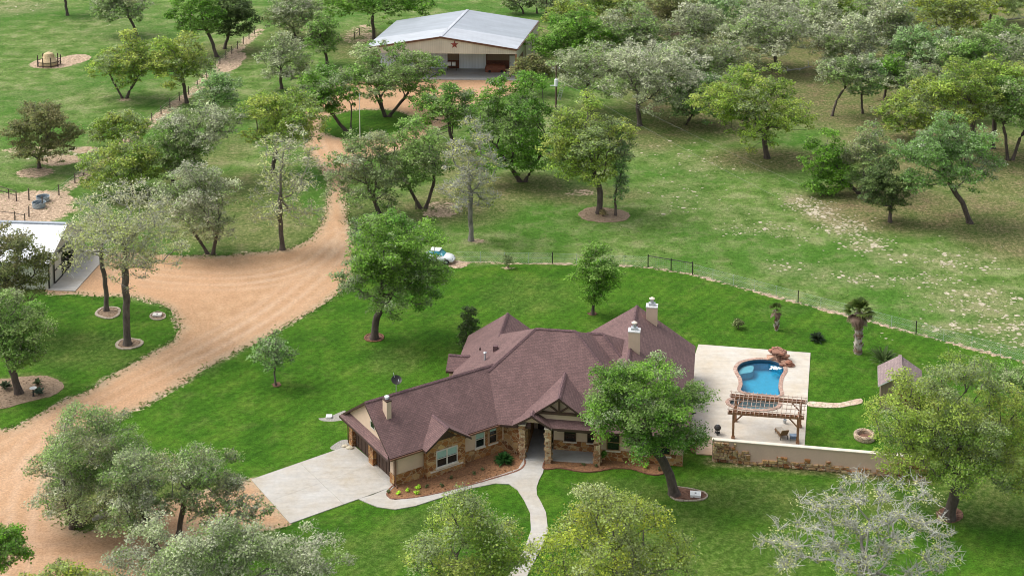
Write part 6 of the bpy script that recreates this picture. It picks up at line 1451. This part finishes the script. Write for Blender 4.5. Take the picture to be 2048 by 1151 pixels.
# ---- palms, shrubs, small plants
def palm(px, py, top, ncrown, label, seed, frond=1.3, tr=.28, dead=26, lean=0.0):
    g = G(px, py); H = VP(px, top, g[1])[2]; t = thing('fan_palm', label, 'palm', (g[0], g[1], 0)); rng = np.random.default_rng(seed)
    zs = np.linspace(0, H, 14); pts = np.stack([lean * zs / H, 0 * zs, zs], 1); r = tr * (1.12 - .25 * zs / H) * rng.uniform(.92, 1.08, 14); TB = Tubes()
    cols = np.where((rng.random(14) < .45)[:, None], np.array((.42, .37, .32)), np.array((.17, .09, .06))); TB.add(pts, r, 9, cols)
    for i in range(int(H / .05)):           # old leaf boots
        z = rng.uniform(.1, H * .97); a = rng.uniform(0, 6.28); rr = tr * (1.1 - .25 * z / H); x, y = lean * z / H + rr * math.cos(a), rr * math.sin(a)
        TB.add([(x, y, z), (x + .12 * math.cos(a), y + .12 * math.sin(a), z + .22)], [.07, .03], 4, np.array([(.4, .35, .3), (.2, .11, .07), (.5, .46, .42)][rng.integers(3)]))
    TB.mesh('trunk', t)
    def fronds(name, n, elev, col, L0, droop):
        V, F, K = [], [], []
        for i in range(n):
            a = rng.uniform(0, 6.28); e = rng.uniform(*elev); d = np.array([math.cos(a) * math.cos(e), math.sin(a) * math.cos(e), math.sin(e)]); o = np.array([lean, 0, H]); tip = o + d * L0 * rng.uniform(.4, .6); sd = np.cross(d, (0, 0, 1.0)); sd /= np.linalg.norm(sd) + 1e-9; up = np.cross(sd, d); nl = 13; c = np.array(col[rng.integers(len(col))]) * rng.uniform(.8, 1.25); b = len(V)
            V += [o - sd * .03, o + sd * .03, tip + sd * .03, tip - sd * .03]; F.append((b, b + 1, b + 2, b + 3)); K += [c] * 4
            for k in range(nl):
                f = (k / (nl - 1) - .5) * 2.5; q = d * math.cos(f) + sd * math.sin(f); L = L0 * .62 * (1 - .25 * abs(f) / 1.25); e1 = tip + q * L * .6; e2 = tip + q * L - np.array([0, 0, droop * L * rng.uniform(.5, 1)]); w = np.cross(q, up) * .065; b = len(V)
                V += [tip - w * .4, tip + w * .4, e1 + w, e1 - w, e2 + w * .2, e2 - w * .2]; F += [(b, b + 1, b + 2, b + 3), (b + 3, b + 2, b + 4, b + 5)]; K += [c * rng.uniform(.85, 1.15)] * 6
        fast_mesh(name, np.array(V), np.array(F), 'leaf', np.array(K), t)
    fronds('crown', ncrown, (.1, 1.35), [(.10, .16, .03), (.13, .18, .04), (.075, .125, .025)], frond, .35)
    if dead: fronds('dead_frond_skirt', dead, (-1.1, .05), [(.33, .25, .19), (.25, .17, .13), (.4, .33, .26)], frond * .85, .6)
palm(1716, 706, 624, 26, 'tall fan palm with shaggy trunk and dead frond skirt on the back lawn', 1, 1.5, .36)
palm(1553, 660, 620, 7, 'short thin half dead palm on the back lawn', 2, .85, .17, 6)
def shrub(px, py, w, h, col, label, seed, name='shrub', cat='shrub', size=.16, per=90, stemc=3, n=None, group=None):
    g = G(px, py); t = thing(name, label, cat, (g[0], g[1], 0), group); rng = np.random.default_rng(seed); n = n or max(4, int(10 * w)); lob = []
    for i in range(n): a = rng.uniform(0, 6.28); r = w / 2 * .62 * math.sqrt(rng.random()); z = h * rng.uniform(.28, .78); lob.append(((g[0] + r * math.cos(a), g[1] + r * math.sin(a), z), w * rng.uniform(.2, .3), 0))
    leaf_clump('foliage', lob, col, size, per, t, seed); TB = Tubes()
    for i in range(stemc): l = lob[i % len(lob)][0]; TB.add([(0, 0, -.03), (np.array(l) - wloc(t)) * np.array([.6, .6, .5]), np.array(l) - wloc(t)], [.035, .025, .012], 5, np.array((.1, .07, .05)))
    TB.mesh('stem', t); return t
def spiky(px, py, n, L, col, label, name='sago_palm', seed=1, lift=(.25, 1.3), cat='shrub', w=.12):
    g = G(px, py); t = thing(name, label, cat, (g[0], g[1], 0)); rng = np.random.default_rng(seed); V, F, K = [], [], []
    for i in range(n):
        a = rng.uniform(0, 6.28); e = rng.uniform(*lift); d = np.array([math.cos(a) * math.cos(e), math.sin(a) * math.cos(e), math.sin(e)]); sd = np.cross(d, (0, 0, 1.0)); sd /= np.linalg.norm(sd) + 1e-9; l = L * rng.uniform(.7, 1.1); c = np.array(col) * rng.uniform(.7, 1.35); b = len(V); o = np.array([0, 0, .12])
        p = [o, o + d * l * .4, o + d * l * .75 - np.array([0, 0, .06 * l]), o + d * l - np.array([0, 0, .22 * l])]
        for q, ww in zip(p, (.03, w, w * .8, .01)): V += [q - sd * ww, q + sd * ww]; K += [c, c]
        F += [(b + 2 * k, b + 2 * k + 1, b + 2 * k + 3, b + 2 * k + 2) for k in range(3)]
    fast_mesh('foliage', np.array(V), np.array(F), 'leaf', np.array(K), t)
    TB = Tubes(); TB.add([(0, 0, -.05), (0, 0, .15), (0, 0, .3)], [.12, .11, .06], 7, np.array((.13, .09, .06))); TB.mesh('stem', t); return t
shrub(1477, 657, 1.25, 1.15, (.075, .09, .035), 'small reddish green round shrub on the back lawn', 1)
spiky(1634, 681, 90, .95, (.035, .065, .025), 'low dark cycad clump on the lawn beyond the pool', 'cycad', 2, (.05, 1.2))
spiky(1767, 729, 85, 2.1, (.11, .17, .055), 'large blue green clump palm behind the garden shed', 'clump_palm', 3, (.3, 1.4), w=.09)
shrub(1016, 536, 1.5, 1.7, (.09, .115, .05), 'grey green vase shaped bush in front of the chain link fence', 4, size=.14, per=55)
tree((926, 695), (915, 962, 617, 700), 'dark', 'dark conical magnolia tree against the rear left roof corner', 91, name='magnolia_tree', lobe=.5, group=None, cut=-.95, tr=.6, dens=1.25)
spiky(1008, 924, 150, .95, (.045, .14, .03), 'lush dark green leafy clump in the mulch bed by the entry column', 'leafy_plant', 5, (.15, 1.35), 'plant', .1)
for px, py, lb in ((798, 989, 'lime green plant nearest the garage end of the mulch bed'), (816, 982, 'lime green plant second from the garage end, at the back of the mulch bed'), (834, 988, 'lime green plant third from the garage end, near the stone edging'), (836, 977, 'lime green plant right of the others, below the stone bay')): shrub(px, py, .55, .3, (.24, .34, .04), lb, int(px), 'lime_plant', 'plant', .1, 45, 2, 5, 'lime green plants in the garage mulch bed')
for px, py, lb in ((777, 984, 'dark low plant at the tip of the long mulch bed'), (853, 975, 'grey green low plant below the bay window'), (884, 972, 'small dark plant right of the bay window in the mulch'), (902, 958, 'dark tuft in the mulch right of the stone bay'), (950, 948, 'thin brownish plant in the mulch below the tan wall'), (966, 940, 'small dark plant left of the lush green clump'), (1166, 930, 'tiny green plant in the mulch before the porch floor'), (1194, 934, 'dark low plant at the foot of the right porch column'), (1318, 940, 'dark low plant at the right end of the wavy mulch bed')): shrub(px, py, .42, .3, (.07, .085, .035), lb, int(px), 'bedding_plant', 'plant', .09, 40, 2, 4, 'low plants in the mulch beds')
shrub(1293, 936, .6, .4, (.2, .3, .04), 'yellow green plant in the wavy mulch bed behind the leaning oak', 71, 'lime_plant', 'plant', .1, 50, 2, 5)
shrub(1208, 918, 1.0, 1.1, (.08, .16, .03), 'bright green shrub against the wall right of the porch column', 72, per=110)
shrub(1232, 905, .9, 1.2, (.05, .1, .03), 'dark shrub under the first window right of the porch', 73)
shrub(1270, 905, 1.0, 1.5, (.05, .11, .03), 'dark green shrub under the second window right of the porch', 74)
shrub(1372, 886, 1.1, 1.5, (.045, .1, .028), 'dark shrub at the house corner beside the mulch strip', 75)
spiky(1375, 838, 30, 1.0, (.05, .1, .045), 'spiky plant on the terrace edge at the house corner', 'yucca', 6, (.5, 1.5), 'plant')
shrub(1205, 432, 1.1, .8, (.12, .1, .05), 'brownish low bush at the foot of the tall oak on the leaf ring', 76, per=60)
spiky(10, 778, 40, .9, (.07, .1, .05), 'grey green agave left of the leaning oak on the leaf bed', 'agave', 7, (.3, 1.3), 'plant')
spiky(78, 789, 26, .8, (.09, .15, .1), 'blue green agave on the leaf bed near the drive', 'agave', 8, (.3, 1.2), 'plant')
spiky(76, 770, 26, .7, (.08, .12, .05), 'green agave behind the white bird bath', 'agave', 9, (.3, 1.2), 'plant')
planter()
def bird_bath():
    g = G(67, 792); t = thing('bird_bath', 'white topped bird bath on the brown leaf bed', 'bird bath', g)
    MB().lathe(g, [(.16, 0), (.08, .08), (.06, .6), (.1, .68)], 10).build('pedestal', 'dark_metal', t); MB().lathe((g[0], g[1], .68), [(.08, 0), (.3, .1), (.33, .14), (.28, .13), (.04, .07)], 16).build('bowl', 'white_paint', t)
bird_bath()
def ivy_rock(px, py, label, s, k, mat='limestone'):
    g = G(px, py); t = MB().blob((g[0], g[1], s * .25), (s, s * .7, s * .45), np.random.default_rng(k), 2, rough=.12).build('boulder', mat, None, origin=g); tag(t, label, 'rock')
ivy_rock(700, 897, 'grey stone beside the garage downspout', .35, 1); ivy_rock(690, 893, 'grey flat stone left of the garage downspout', .3, 2)
ivy_rock(611, 318, 'grey boulder at the edge of the narrow drive bend', .45, 3); ivy_rock(2000, 94, 'white rock glimpsed among the crowns at the right edge', .8, 4, 'white_paint')
